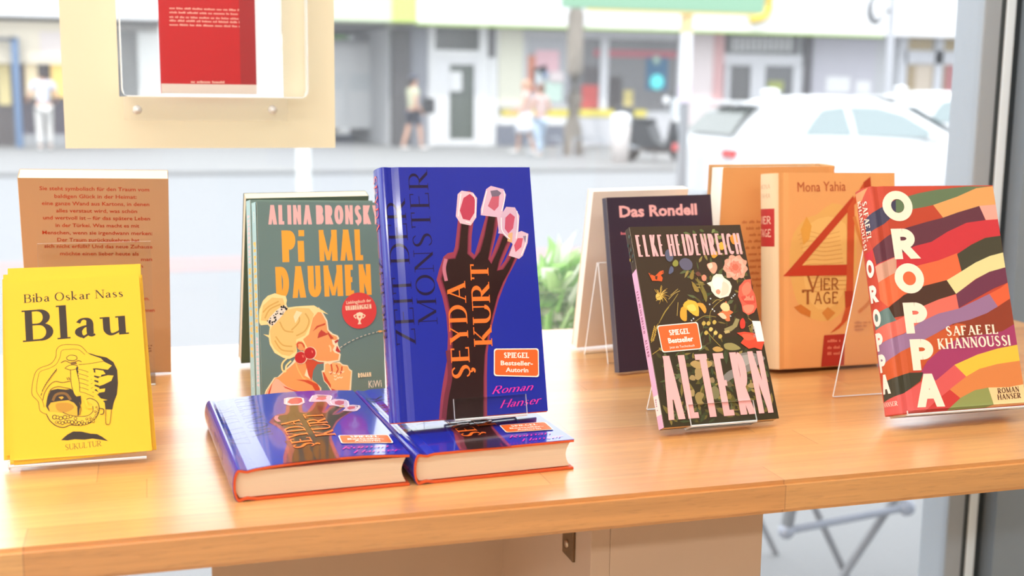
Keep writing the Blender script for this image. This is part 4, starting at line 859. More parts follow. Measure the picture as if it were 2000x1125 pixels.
    # spine
    T = .0107; a.poly([(-T, 0), (-.0007, 0), (-.0007, .148), (-T, .146)], (234, 178, 214), mapped=True); a.text('ELKE HEIDENREICH', (-.0078, .128), (-.0078, .088), .0036, (160, 96, 130), 'tall', mapped=True); a.text('ALTERN', (-.0078, .082), (-.0078, .066), .0044, (160, 96, 130), 'tall', mapped=True)
    a.poly([(-T, .012), (-.0007, .012), (-.0007, .030), (-T, .030)], (240, 226, 226), mapped=True); a.words((-.0078, .027), (-.0078, .015), .003, (170, 130, 150), 3, mapped=True)
    for k in range(9): a.disc(-.0055+rnd.uniform(-.004, .004), rnd.uniform(.152, .186), rnd.uniform(.0008, .0018), rnd.choice([(70, 92, 84), (98, 116, 96), (170, 150, 60), (52, 74, 70)]), 8, True)
    st = sticker(c6, [(216, 158), (562, 124), (602, 354), (262, 386)], [('SPIEGEL', .26, .76, .60, .2, 'slab', 0), ('Bestseller', .2, .82, .32, .19, 'font', .03), ('Jetzt als Taschenbuch', .2, .82, .12, .09, 'font', 0)])
    return a, st
AA, AST = altern_art()
PA = pose(.4280, .9590, .0040, .0600, .4722, .0107, -.0100)
book('paperback_book', 'paperback with a dark flower painting and pink lettering, leaning on an easel', PA, .1164, .1890, .0107, (58, 42, 24), AA, False, finish=(.5, .0, 0., .3), pages=PAGES, stickers=[('bestseller_sticker', AST, 'orange bestseller sticker with white rim')])
stand('clear acrylic easel with raised lip holding the flower paperback', PA, .0107, .0665, .026, .4722, .0185, .10, .088)

# ---- light brown hardcover with a big red figure four, and its second copy behind
hV = homography([(1522, 335.4), (1753, 335), (1752, 706), (1530, 715)], rect(.1480, .2130))
def vier_art():
    f = fm(crop(1360, 310, .37320), hV); a = Art(f); RD = (192, 62, 26); W, H = .148, .213
    a.poly([(560,330),(600,300),(640,290),(720,230),(800,260),(840,330),(850,480),(840,620),(800,760),(720,840),(620,830),(560,780),(510,640),(500,480),(520,390)], (232, 178, 98), 2)
    a.poly([(600,340),(700,300),(790,340),(810,470),(800,640),(740,760),(650,780),(590,700),(570,560),(570,430)], (238, 190, 110), 2)
    for k in range(14): a.stroke([(540+k*6, 400+k*22), (600+k*4, 380+k*24), (680, 396+k*22), (760+k*3, 380+k*23)], .0006, (214, 150, 76))
    a.poly([(555,370),(585,300),(612,350),(600,420),(570,450)], (226, 162, 66)); a.poly([(525,770),(560,755),(612,790),(610,822),(560,800)], (206, 120, 44)); a.poly([(670,800),(700,770),(740,800),(700,840)], (214, 136, 56))
    a.poly([(470,610),(830,190),(842,230),(560,560),(800,556),(800,606)], RD); a.poly([(560,556),(800,552),(800,608),(470,610)], (196, 56, 24))
    a.poly([(886,120),(922,90),(926,150),(836,240),(838,300),(834,560),(832,690),(830,760),(800,840),(760,880),(712,905),(770,850),(792,780),(796,700),(798,560),(800,260)], (204, 84, 38)); a.poly([(884,118),(922,88),(925,150),(888,152)], (180, 56, 20)); a.poly([(788,690),(832,688),(828,760),(792,780)], (184, 60, 24))
    a.stroke([(836,300),(870,420),(930,560),(950,640),(920,740),(860,800)], .004, (214, 130, 60))
    a.text('Mona Yahia', (536, 170), (790, 164), .0112, (190, 92, 50), 'font')
    a.text('V', (592, 685), (652, 684), .0160, (160, 88, 34), 'copper'); a.text('IER', (662, 684), (756, 682), .0132, (160, 88, 34), 'copper'); a.text('T', (566, 756), (626, 755), .0160, (160, 88, 34), 'copper'); a.text('AGE', (630, 755), (752, 753), .0132, (160, 88, 34), 'copper')
    a.poly([(682,914),(790,908),(786,1066),(668,1072)], (176, 42, 24))
    for k, y in enumerate((950, 984, 1014)): a.words((700, y), (768, y-2), .0032, (226, 130, 100), 30+k)
    for k, y in enumerate((858, 876, 894)): a.words((840, y), (930-20*k, y-3), .0028, (200, 130, 80), 40+k)
    # spine
    a.poly([(-.040, .0008), (-.0002, .0008), (-.0002, H-.0008), (-.040, H-.0008)], (232, 204, 164), mapped=True); a.poly([(-.0395, .1335), (-.0045, .1335), (-.0045, .1745), (-.0395, .1745)], (186, 42, 38), mapped=True)
    a.text('VIER', (-.033, .158), (-.0095, .158), .0085, (238, 200, 170), 'copper', mapped=True); a.text('TAGE', (-.033, .144), (-.0095, .144), .0085, (238, 200, 170), 'copper', mapped=True)
    a.text('MONA', (-.030, .196), (-.010, .196), .005, (206, 160, 120), 'copper', mapped=True); a.text('YAHIA', (-.030, .186), (-.010, .186), .005, (206, 160, 120), 'copper', mapped=True)
    return a
TANV = (234, 168, 102)
PV = pose(.6482, 1.1531, .0010, .0502, .1178, .0330, -.0131)
book('hardcover_book', 'light brown hardcover with a big red figure four on its cover, at the right back', PV, .1480, .2130, .0330, TANV, vier_art(), True, (196, 150, 100), (.55, .05), PAGES, .006)
a = Art()
for k in range(11): a.words((.022, .150-.0075*k), (.118-.005*(k % 3), .150-.0075*k), .0032, (196, 118, 66), 60+k, mapped=True)
a.poly([(.010, .016), (.030, .016), (.030, .036), (.010, .036)], (176, 42, 24), mapped=True)
PV2 = pose(.6202, 1.2609, .0030, .0652, -.0367, .0327)
book('hardcover_book', 'light brown hardcover turned to the window behind the one with the red four', PV2, .1464, .2144, .0327, (230, 168, 104), a, True, (196, 150, 100), (.55, .05), PAGES_X, .006, fore_left=True)

# ---- hardcover with wavy colour bands
fold = ((1707.8, 365.5), (1762., 811.)); left = ((1671., 376.), (1733., 812.))
hO_ = homography([fold[0], (1935.5, 362), (2008, 793), fold[1]], rect(.1344, .2131))
def hO(px, py):
    t = (py-fold[0][1])/(fold[1][1]-fold[0][1]); xf = fold[0][0]+(fold[1][0]-fold[0][0])*t
    if px >= xf: return hO_(px, py)
    xl = left[0][0]+(left[1][0]-left[0][0])*t; q = (xf-px)/(xf-xl); v = hO_(xf, py-q*6*(1-t)-1.5*q)[1]
    return (-.0235*q, v)
def oroppa_art():
    f = fm(crop(1620, 340, .44444), hO); a = Art(f); W, H = .1344, .2131; CRM = (252, 230, 208)
    B = [
     ((196,70,46), [(118,78),(190,58),(410,56),(400,90),(300,110),(240,140),(170,195),(140,260)]),
     ((232,150,96), [(112,84),(150,76),(185,62),(160,110),(125,150)]),
     ((96,116,82), [(300,112),(400,84),(470,70),(600,54),(700,54),(560,100),(460,135),(380,150),(300,170)]),
     ((62,58,84), [(165,200),(240,145),(300,112),(300,170),(250,215),(180,262)]),
     ((222,158,92), [(455,135),(560,98),(640,62),(712,52),(735,130),(655,136),(560,165),(500,187)]),
     ((184,64,36), [(180,262),(250,215),(300,172),(380,152),(458,134),(500,187),(430,205),(340,232),(270,262),(205,320)]),
     ((96,44,58), [(205,320),(270,262),(340,232),(430,205),(500,187),(560,165),(655,136),(680,196),(600,208),(520,246),(450,290),(380,308),(300,352),(220,388)]),
     ((236,162,146), [(653,136),(735,130),(742,192),(682,196)]),
     ((200,48,56), [(160,340),(205,322),(210,395),(300,352),(380,308),(450,290),(520,246),(600,208),(682,196),(742,192),(752,264),(680,270),(620,300),(570,340),(480,372),(400,392),(300,420),(200,400)]),
     ((204,150,126), [(215,396),(300,354),(300,420),(228,466)]),
     ((232,104,60), [(228,466),(300,420),(400,390),(480,370),(560,338),(578,416),(515,455),(420,480),(330,520),(262,575),(235,540)]),
     ((66,62,44), [(560,342),(620,302),(680,272),(758,262),(766,336),(700,350),(640,378),(580,416)]),
     ((224,212,150), [(515,456),(580,416),(640,378),(700,350),(770,334),(778,400),(700,418),(640,450),(555,516)]),
     ((72,42,28), [(262,578),(330,522),(420,480),(515,455),(556,515),(480,540),(400,575),(330,612),(288,620)]),
     ((108,48,72), [(556,515),(640,452),(700,418),(780,398),(790,465),(720,490),(650,530),(568,578)]),
     ((96,122,118), [(205,610),(262,576),(290,620),(300,632),(212,672)]),
     ((226,108,92), [(212,672),(300,632),(400,575),(480,540),(556,517),(568,580),(480,602),(400,640),(330,690),(222,742)]),
     ((150,112,148), [(222,830),(222,742),(330,692),(400,640),(480,602),(568,580),(650,540),(700,515),(738,570),(690,600),(620,628),(540,648),(470,690),(400,728),(320,770),(245,838)]),
     ((224,96,56), [(700,515),(750,488),(795,464),(806,534),(738,570)]),
     ((140,56,32), [(540,648),(620,628),(690,600),(740,570),(808,534),(826,650),(760,680),(660,700),(560,720)]),
     ((196,86,40), [(240,838),(320,770),(400,728),(470,690),(560,645),(600,650),(560,720),(480,770),(420,830),(350,868),(256,905)]),
     ((162,56,100), [(400,870),(430,815),(480,770),(560,715),(660,698),(760,680),(828,648),(842,742),(740,760),(650,788),(550,832),(470,905),(420,905)]),
     ((58,56,40), [(245,935),(256,905),(350,868),(412,866),(400,905),(330,960),(250,1000)]),
     ((214,90,88), [(245,1062),(248,998),(330,960),(410,905),(470,902),(550,832),(602,885),(530,945),(470,995),(420,1045),(300,1062)]),
     ((232,190,62), [(550,832),(650,786),(740,758),(844,740),(852,815),(740,828),(660,850),(602,885)]),
     ((214,130,70), [(528,945),(602,885),(660,850),(740,828),(856,812),(868,922),(790,934),(700,936),(640,948),(574,985)]),
     ((196,56,52), [(420,1046),(470,995),(530,945),(576,984),(520,1042)]),
     ((142,150,86), [(518,1042),(576,984),(640,948),(700,936),(726,1014),(700,1030)]),
     ((236,206,150), [(700,936),(790,934),(872,920),(880,1010),(726,1016)]),
     ((238,168,110), [(690,1030),(726,1014),(880,1006),(880,1012),(720,1030)])]
    lim = lambda u, v: (max(-.0262, min(W-.0002, u)), max(.0009, min(H-.0009, v)))
    for c, p in B:
        q = [lim(*f(*z)) for z in p]; q = smooth_loop(q, 4) if False else q
        # dedupe
        r = [z for i, z in enumerate(q) if math.dist(z, q[i-1]) > 1e-5]
        a.poly(r, c, mapped=True)
    def big(ch, p0, p1, cap): a.text(ch, p0, p1, cap, CRM, 'geo')
    for ch, x0, x1, y, cap in (('O', 253, 378, 205, .0292), ('R', 293, 398, 366, .0290), ('O', 299, 425, 516, .0285), ('P', 340, 440, 692, .0288), ('P', 368, 466, 858, .0288), ('A', 386, 508, 1027, .0305)):
        a.text(ch, (x0+ (0), y), (x1, y-4), cap, CRM, 'geo')
    s = lambda x, y: f(x, y)
    for ch, x0, x1, y, cap in (('O', 162, 222, 446, .0165), ('R', 174, 236, 555, .0162), ('O', 188, 252, 660, .0162), ('P', 203, 258, 768, .0165), ('P', 220, 274, 864, .0165), ('A', 236, 300, 962, .0175)):
        u0, v0 = f(x0+3, y); a.text(ch, (-.0205, v0), (-.0085 if ch != 'P' else -.0098, v0), cap*1.02, (250, 236, 226), 'geo', mapped=True)
    a.text('SAFAE EL', (-.0128, .2005), (-.0128, .1628), .0062, (250, 226, 206), 'flare', mapped=True); a.text('KHANNOUSSI', (-.0205, .2025), (-.0205, .1555), .0058, (250, 226, 206), 'flare', mapped=True)
    a.text('HANSER', (-.0220, .0085), (-.003, .0085), .0042, (250, 210, 200), 'flare', mapped=True)
    a.text('SAFAE EL', (514, 702), (742, 692), .0090, CRM, 'flare'); a.text('KHANNOUSSI', (480, 762), (796, 744), .0098, CRM, 'flare')
    a.text('ROMAN', (744, 964), (838, 955), .0050, (92, 50, 34), 'flare'); a.text('HANSER', (744, 993), (846, 984), .0050, (92, 50, 34), 'flare')
    return a
PO = pose(.6474, .9260, .0065, .0135, .3415, .0258, -.005)
book('hardcover_book', 'hardcover with wavy bands of many colours and big cream letters, at the far right', PO, .1344, .2131, .0258, (196, 70, 46), oroppa_art(), True, None, (.5, .05), PAGES, .0045)
stand('wide clear acrylic easel holding the hardcover with wavy colour bands', PO, .0258, .150, .004, .3415, .003, .17, .122, 0., True)
# ================================================================== in the window: hanging poster board with a brochure pocket
YP = 1.44
pb_ = thing('poster_board', 'cream board hanging in the window with a rectangular opening, upper left', 'poster board', (.062, YP, CT+.231))
fx0, fx1, fz0, fz1 = -.0865-.062, .2118-.062, 0., .46
ox0, ox1, oz0, oz1 = (at(233, 190, YP).x-.062), (at(553, 190, YP).x-.062), at(400, 190, YP).z-CT-.231, .40
CRE = mat((228, 212, 176), .75, name='cream_board')
nt = CRE.node_tree; _t = nt.nodes.new('ShaderNodeBsdfTranslucent'); _t.inputs[0].default_value = (*lin((250, 240, 208)), 1); _x = nt.nodes.new('ShaderNodeMixShader'); _x.inputs[0].default_value = .22
nt.links.new(nt.nodes['Principled BSDF'].outputs[0], _x.inputs[1]); nt.links.new(_t.outputs[0], _x.inputs[2]); nt.links.new(_x.outputs[0], nt.nodes['Material Output'].inputs[0])
mb = MB()
for q0, q1, r0_, r1_ in ((fx0, ox0, fz0, fz1), (ox1, fx1, fz0, fz1), (ox0, ox1, fz0, oz0), (ox0, ox1, oz1, fz1)): mb.add([(q0, 0, r0_), (q1, 0, r0_), (q1, 0, r1_), (q0, 0, r1_)], [(0, 1, 2, 3)])
mb.build('frame_sheet', CRE, pb_)
for k, x in enumerate((fx0+.03, fx1-.03)): MB().tube([(x, 0, fz1-.001), (x, 0, CEIL-CT-.231)], .0007).build('hanging_wire', mat((200, 200, 200), .4, metal=.6), pb_)
hx0, hx1, hz0 = at(238, 190, YP).x, at(598, 190, YP).x, at(400, 190, YP).z
ph = thing('brochure_holder', 'clear acrylic brochure pocket with rounded corners on the cream board', 'brochure holder', (.0, YP-.012, hz0))
x0, x1 = hx0, hx1; r = .009; HT = .25
path = [(x0, HT)]+[(x0+r-r*cos(radians(a)), r-r*sin(radians(a))) for a in range(0, 91, 15)]+[(x1-r+r*sin(radians(a)), r-r*cos(radians(a))) for a in range(0, 91, 15)]+[(x1, HT)]
mb = MB(); n = len(path); t = .0014
cxm = (x0+x1)/2; inn = [(p[0]+(t if p[0] < cxm else -t)*(1 if abs(p[0]-cxm) > .1 else .0), max(p[1], t)) for p in path]
v = [(p[0], -.012, p[1]) for p in path]+[(p[0], .008, p[1]) for p in path]+[(p[0], -.012, p[1]) for p in inn]+[(p[0], .008, p[1]) for p in inn]; f = []
for i in range(n-1): f += [(i, i+1, n+i+1, n+i), (2*n+i, 3*n+i, 3*n+i+1, 2*n+i+1), (i, 2*n+i, 2*n+i+1, i+1), (n+i, n+i+1, 3*n+i+1, 3*n+i)]
mb.add(v, f); mb.build('pocket_rim', mat((238, 242, 242), .2), ph)
MB().box(x0+.001, x1-.001, -.0125, -.0112, .002, HT).build('front_sheet', ACRYL, ph)
fl0, fl1 = at(243, 234, YP).x, at(560, 236, YP).x; zf = at(400, 235, YP).z-hz0
MB().box(fl0, fl1, -.0005, .0012, zf, -.0005).build('flange', glass_material('frosted_flange', 1.3, .12), ph)
for px in (268, 530):
    c = at(px, 214, YP); x = c.x; z = c.z-hz0
    MB().lathe([(0, -.006), (.002, -.006), (.0026, -.003), (.0042, -.002), (.0052, 0), (0, 0)], (x, -.0012, z), 20, 0, 'y').build('suction_cup', mat((238, 242, 246), .25), ph)
RX0, RX1 = at(312.5, 100, YP-.012).x, at(498, 100, YP-.012).x; RZ0 = at(400, 186, YP-.012).z; RZ1 = at(400, 166.5, YP-.012).z; W = RX1-RX0
rb = thing('paperback_book', 'red booklet with white lines of text in the acrylic pocket of the cream board', 'book', (RX0, YP-.0228, RZ0+.0012))
mb = MB(); ms = [mat((204, 32, 42), .3, .1)]; mb.box(0, W, 0, .0006, RZ1-RZ0, .235); mb.box(0, W, .0084, .009, 0, .235); mb.box(-.0006, 0, 0, .009, 0, .235)
a = Art(); Z = lambda y: at(400, y, YP-.02).z-RZ0
for k, (x1_, y) in enumerate(((473, 22), (474, 30), (475, 39), (468, 46), (470, 54))): a.words((at(331, y, YP-.02).x-RX0, Z(y)), (at(x1_, y, YP-.02).x-RX0, Z(y)), .0021, (250, 190, 176), 80+k, mapped=True)
a.words((at(373, 164, YP-.02).x-RX0, Z(164.5)), (at(441, 164, YP-.02).x-RX0, Z(164.5)), .0026, (252, 206, 190), 91, mapped=True)
a.poly([(at(468, 80, YP-.02).x-RX0, RZ1-RZ0+.0005), (W, RZ1-RZ0+.0005), (W, .2345), (at(468, 80, YP-.02).x-RX0, .2345)], (170, 40, 48), mapped=True)
art_mesh(a, lambda u, v, o: (u, -o, v), [], mb, ms, (.3, .2)); mb.build('cover', ms, rb)
MB().box(0, W, -.0, .0005, 0, RZ1-RZ0).build('title_band', mat((232, 220, 212), .5), rb); MB().box(.0002, W-.0005, .0007, .0083, .0006, .234).build('page_block', PAGES_X, rb)
WX1 = at(550, 100, YP-.012).x
WFILL = room_fill = leaf_material((252, 252, 250))
wc = mobj('white_fill_sheet', [(RX1+.0006, YP-.016, RZ0+.001), (WX1, YP-.016, RZ0+.001), (WX1, YP-.016, RZ0+.235), (RX1+.0006, YP-.016, RZ0+.235)], [(0, 1, 2, 3)], WFILL); tag(wc, 'added white sheet beside the red booklet, standing in for the bright street behind', 'card')  # added sheet in place of the bright street seen through the pocket

# ================================================================== the street
SZ = -.15
room_mat = mat
def mat(c, *a, **k): return room_mat(tuple(q*.88 for q in c), *a, **k)
STREET = mat((153, 155, 158), .85, name='pale_asphalt', var=.03, scale=2.5); PAVE = mat((154, 154, 154), .85, name='pale_paving', var=.03, scale=5)
struct('near_pavement', MB().box(-60, 70, GY+.06, 3.9, SZ-.3, SZ), PAVE, 'near pavement')
struct('roadway', MB().box(-60, 70, 3.9, 21.5, SZ-.34, SZ-.08), STREET, 'roadway')
struct('far_pavement', MB().box(-60, 70, 21.5, 60, SZ-.3, SZ), PAVE, 'far pavement')
struct('road_line', MB().box(-60, 70, 10.4, 11.2, SZ-.08, SZ-.076), mat((178, 150, 148), .8), 'pale red road line')
YF = 30.5
def pxb(mb, x0, y0, x1, y1, Y, d, mi=0, bev=0.):
    'box whose front face fills a patch of the far street front, d deep'
    xm, ym = (x0+x1)/2, (y0+y1)/2
    return mb.box(at(x0, ym, Y).x, at(x1, ym, Y).x, Y, Y+d, at(xm, y0, Y).z, at(xm, y1, Y).z, mi, bev)
def bpart(name, parent, rects, m, Y=YF, d=.1):
    mb = MB()
    for q in rects: pxb(mb, *q, Y, d)
    for v in mb.v: v -= parent.location
    return mb.build(name, m, parent)
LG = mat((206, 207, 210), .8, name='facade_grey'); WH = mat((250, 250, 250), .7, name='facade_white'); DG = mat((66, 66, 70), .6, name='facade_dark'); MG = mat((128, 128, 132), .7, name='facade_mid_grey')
DGL = mat((52, 56, 56), .12, name='dark_shop_glass'); base = at(1300, 290, YF); base.z = SZ
bl = thing('shop_building', 'long pale shop building across the street behind the tree and the cars', 'building', base)
def full(x0, x1, z0, z1, Y, d, name, m):
    mb = MB().box(at(x0, 180, Y).x, at(x1, 180, Y).x, Y, Y+d, z0, z1)
    for v in mb.v: v -= bl.location
    return mb.build(name, m, bl)
full(757, 2250, SZ, 6.3, YF, 6., 'wall', LG)
ZFa = at(1200, 54, YF-1.2).z
full(560, 765, ZFa, 5.6, YF-1.2, 1.2, 'fascia', mat((226, 240, 206), .7)); full(765, 815, ZFa, 5.6, YF-1.2, 1.2, 'fascia', mat((206, 224, 120), .7)); full(815, 2250, ZFa, 5.6, YF-1.2, 1.2, 'fascia', WH)
full(815, 1720, ZFa-.06, ZFa, YF-1.21, .3, 'trim_strip', mat((178, 206, 110), .6))
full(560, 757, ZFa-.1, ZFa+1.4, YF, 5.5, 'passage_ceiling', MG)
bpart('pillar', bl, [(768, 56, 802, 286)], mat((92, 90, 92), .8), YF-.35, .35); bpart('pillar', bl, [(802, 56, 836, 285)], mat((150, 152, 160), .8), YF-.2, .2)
e = bpart('shop_entrance', bl, [(836, 52, 850, 285), (936, 52, 952, 285), (850, 98, 936, 112), (850, 46, 936, 54)], WH, YF-.12, .12)
bpart('transom_window', bl, [(850, 54, 936, 98)], mat((86, 88, 84), .2), YF-.05, .05)
dr = bpart('door', bl, [(850, 112, 878, 284), (926, 112, 936, 284), (878, 112, 926, 126), (878, 272, 926, 284)], mat((244, 244, 246), .5), YF-.1, .08)
def sub(name, par, rects, m, Y, d):
    mb = MB()
    for q in rects: pxb(mb, *q, Y, d)
    for v in mb.v: v -= bl.location
    return mb.build(name, m, par)
sub('door_glass', dr, [(878, 126, 926, 272)], mat((96, 104, 96), .15), YF-.07, .03); sub('notice', dr, [(879, 140, 902, 178)], WH, YF-.11, .008)
bpart('downpipe', bl, [(952, 54, 968, 112)], mat((112, 110, 112), .6), YF-.1, .1); bpart('wall_panel', bl, [(952, 112, 972, 285), (968, 56, 974, 112)], WH, YF-.06, .06)
bpart('display_panel', bl, [(974, 56, 1022, 205)], mat((244, 242, 222), .7), YF-.08, .08)
s1 = bpart('shop_window', bl, [(1022, 60, 1112, 72), (1022, 72, 1030, 212), (974, 205, 1112, 212)], mat((214, 214, 216), .6), YF-.1, .1)
sub('window_pane', s1, [(1030, 72, 1112, 212)], mat((176, 176, 182), .2), YF-.04, .04)
for q, c in (((1030, 108, 1046, 180), (226, 140, 110)), ((1046, 98, 1092, 140), (246, 196, 206)), ((1042, 132, 1062, 166), (240, 248, 252)), ((1056, 128, 1068, 152), (180, 206, 246)), ((1058, 160, 1098, 198), (220, 246, 232)), ((1074, 140, 1100, 162), (250, 236, 236))): sub('poster', s1, [q], mat(c, .6), YF-.052, .01)
bpart('sill_band', bl, [(982, 214, 1112, 228), (1134, 214, 1262, 228)], mat((240, 222, 90), .6), YF-.16, .16)
bpart('plinth', bl, [(970, 244, 1112, 284)], mat((120, 124, 138), .7), YF-.12, .12); bpart('plinth', bl, [(1112, 228, 1330, 284)], mat((214, 214, 218), .7), YF-.12, .12); bpart('sill', bl, [(974, 228, 1112, 244)], WH, YF-.13, .13)
s2 = bpart('shop_window', bl, [(1112, 60, 1330, 76), (1172, 76, 1188, 214), (1322, 76, 1330, 214)], mat((226, 226, 230), .6), YF-.1, .1)
sub('window_pane', s2, [(1112, 76, 1172, 214), (1188, 76, 1322, 214)], mat((112, 110, 112), .2), YF-.05, .05)
for q, c in (((1160, 98, 1322, 112), (190, 100, 112)), ((1262, 112, 1304, 176), (40, 104, 142)), ((1136, 166, 1168, 212), (212, 82, 76)), ((1218, 176, 1236, 214), (214, 196, 120)), ((1190, 150, 1214, 214), (72, 64, 64)), ((1140, 130, 1172, 166), (92, 84, 86))): sub('window_display', s2, [q], mat(c, .6), YF-.062, .01)
mb = MB(); p = at(1283, 160, YF-.09); mb.ball(p-bl.location, (.2, .03, .2), 0, 20, 10); mb.build('round_sign', mat((90, 220, 224), .5, emit=.6), s2)
mb = MB(); p = at(1282, 117, YF-.09); mb.ball(p-bl.location, (.12, .03, .12), 0, 16, 8); mb.build('round_sign', mat((170, 200, 190), .5), s2)
bpart('pillar', bl, [(1330, 62, 1392, 284)], mat((240, 226, 226), .7), YF-.2, .2); bpart('pillar', bl, [(1392, 62, 1412, 284)], mat((226, 176, 176), .7), YF-.22, .22)
e2 = bpart('shop_entrance', bl, [(1414, 106, 1568, 128), (1414, 128, 1424, 290), (1464, 128, 1492, 290), (1546, 128, 1568, 290)], mat((222, 222, 226), .5), YF-.1, .1)
sub('door_glass', e2, [(1424, 128, 1464, 286)], mat((88, 86, 86), .15), YF-.05, .05); sub('door_glass', e2, [(1492, 128, 1546, 286)], mat((96, 96, 98), .15), YF-.05, .05)
sub('orange_display', e2, [(1422, 206, 1456, 240)], mat((234, 176, 70), .6), YF-.06, .01); sub('display', e2, [(1500, 158, 1530, 178)], mat((170, 178, 90), .6), YF-.06, .01)
lv = bpart('vent_grille', bl, [(1412, 66, 1560, 106)], mat((120, 120, 120), .7), YF-.04, .04)
sub('slats', lv, [(1430+i*11, 72, 1437+i*11, 100) for i in range(11)], mat((226, 226, 226), .6), YF-.09, .05)
bpart('downpipe', bl, [(1568, 70, 1584, 290)], mat((96, 92, 96), .7), YF-.14, .14); bpart('wall_panel', bl, [(1584, 74, 1706, 290)], mat((204, 202, 212), .75, var=.08, scale=1.2), YF-.05, .05)
bpart('notice', bl, [(1614, 150, 1660, 180), (1672, 158, 1700, 182)], WH, YF-.06, .01)
w3 = bpart('window', bl, [(1752, 66, 1768, 300), (1768, 100, 1960, 126), (1822, 66, 1838, 300), (1906, 66, 1920, 300)], mat((222, 224, 230), .6), YF-.1, .1)
sub('window_pane', w3, [(1768, 66, 1822, 100), (1838, 66, 1906, 100)], mat((178, 152, 96), .25), YF-.05, .05); sub('window_pane', w3, [(1768, 126, 1822, 300), (1838, 126, 1906, 300)], mat((170, 146, 104), .25), YF-.05, .05)
sub('curtain', w3, [(1786, 128, 1818, 230)], mat((222, 206, 186), .8), YF-.06, .01); sub('curtain', w3, [(1844, 128, 1866, 230)], mat((190, 120, 122), .8), YF-.06, .01)
mb = MB(); mb.ball(at(1903, 99, YF-.16)-bl.location, (.14, .05, .14), 0, 14, 8); mb.build('green_lamp', mat((150, 226, 140), .5, emit=.5), w3)
# yellow hooked letter on the white fascia
mb = MB(); hk = catmull([at(x, y, YF-1.3) for x, y in ((1492, -30), (1502, -6), (1500, 20), (1488, 34), (1466, 38))], 6); mb.tube([Vector(p)-bl.location for p in hk], .11, 0, 8); mb.build('sign_letter', mat((250, 214, 60), .5), bl)

# corner cafe to the left
cb_ = at(60, 290, YF); cb_.z = SZ
cf = thing('cafe_building', 'cafe across the street at the left edge with cream awning and blue post', 'building', cb_)
def cpx(name, rects, m, Y=YF, d=.1, par=None):
    mb = MB()
    for q in rects: pxb(mb, *q, Y, d)
    for v in mb.v: v -= cf.location
    return mb.build(name, m, par or cf)
mb = MB().box(at(-260, 180, YF).x, at(318, 180, YF).x, YF+.6, YF+6, SZ, 6.3)
for v in mb.v: v -= cf.location
mb.build('wall', mat((236, 232, 226), .8), cf)
cpx('fascia', [(-260, -60, 318, 31)], WH, YF-.9, 1.5); cpx('dark_line', [(-260, 31, 318, 38)], DG, YF-.2, .8)  # thin dark line between fascia and awning
cpx('awning', [(-260, 38, 125, 122)], mat((250, 238, 214), .8), YF-.4, 1.0); cpx('awning_patch', [(78, 62, 125, 112)], mat((240, 228, 222), .8), YF-.42, .02)
sf = cpx('shop_front', [(-260, 122, 232, 290)], mat((92, 84, 84), .5), YF+.3, .3)
cpx('lit_window', [(100, 126, 132, 190)], mat((250, 214, 120), .6, emit=.9), YF+.28, .02, sf); cpx('lit_window', [(50, 126, 74, 190)], mat((246, 230, 190), .6, emit=.7), YF+.28, .02, sf); cpx('lit_window', [(-4, 126, 20, 205)], mat((226, 210, 150), .6, emit=.5), YF+.28, .02, sf)
cpx('door_panel', [(34, 126, 50, 280)], mat((96, 62, 50), .6), YF+.28, .02, sf); cpx('counter_base', [(40, 262, 130, 286)], mat((178, 180, 184), .6), YF+.2, .1, sf); cpx('dark_panel', [(108, 196, 130, 284), (46, 200, 66, 262)], mat((84, 78, 90), .6), YF+.26, .03, sf)
cpx('wall_recess', [(232, 60, 312, 288)], mat((168, 168, 166), .8), YF+.5, .1)
cpx('pillar', [(272, 62, 318, 288)], mat((246, 246, 242), .8), YF+.1, .4)
cpx('blue_post', [(26, 72, 40, 288)], mat((104, 134, 172), .5), YF-.7, .18); cpx('blue_rail', [(-60, 72, 30, 79)], mat((76, 82, 96), .5), YF-.7, .1)

# tree, poles, signs
def bark(name, label, px, Y, r, h):
    c = atz(px, 300, SZ); x = at(px, 180, Y).x; rt_ = thing(name, label, 'tree', (x, Y, SZ))
    rnd = random.Random(2); pts = [(rnd.uniform(-.03, .03), rnd.uniform(-.03, .03), h*i/10) for i in range(11)]
    MB().tube([(0, 0, -.02)]+pts, [r*1.25, r*1.12]+[r*(1-.02*i) for i in range(10)], 0, 14).build('trunk', mat((158, 148, 136), .9, name='grey_bark', var=.25, scale=7), rt_)
    for k in range(4):
        an = k*1.7; MB().tube([(0, 0, h*.93), (cos(an)*.6, sin(an)*.6, h+.9), (cos(an)*1.5, sin(an)*1.5, h+2.2)], [r*.6, r*.4, r*.16], 0, 8).build('branch', mat((158, 148, 136), .9, name='grey_bark', var=.25, scale=7), rt_)
    return rt_
bark('street_tree', 'grey tree trunk on the far pavement in front of the shop windows', 1121, 26.0, .2, 6.2)
YS = 14.2
xs = at(1337, 180, YS).x; ps = thing('sign_pole', 'grey pole right of the scooter carrying the green sign', 'sign pole', (xs, YS, SZ-.08))
zt = at(1337, 24, YS).z-SZ+.08; zs = at(1337, 200, YS).z-SZ+.08
MB().tube([(0, 0, 0), (0, 0, zt+.6)], .062, 0, 14).build('pole', mat((150, 152, 156), .5), ps)
for z0, z1, c in ((zs, zs+.22, (236, 222, 240)), (zs+.22, zs+.5, (246, 246, 246)), (zs+.5, zt-.25, (240, 242, 244)), (zt-.25, zt-.02, (244, 214, 150))): MB().tube([(0, 0, z0), (0, 0, z1)], .076, 0, 14).build('sticker_wrap', mat(c, .6), ps)
g0, g1 = at(1092, 20, YS).x-xs, at(1484, 20, YS).x-xs; gz = at(1300, 22, YS).z-SZ+.08
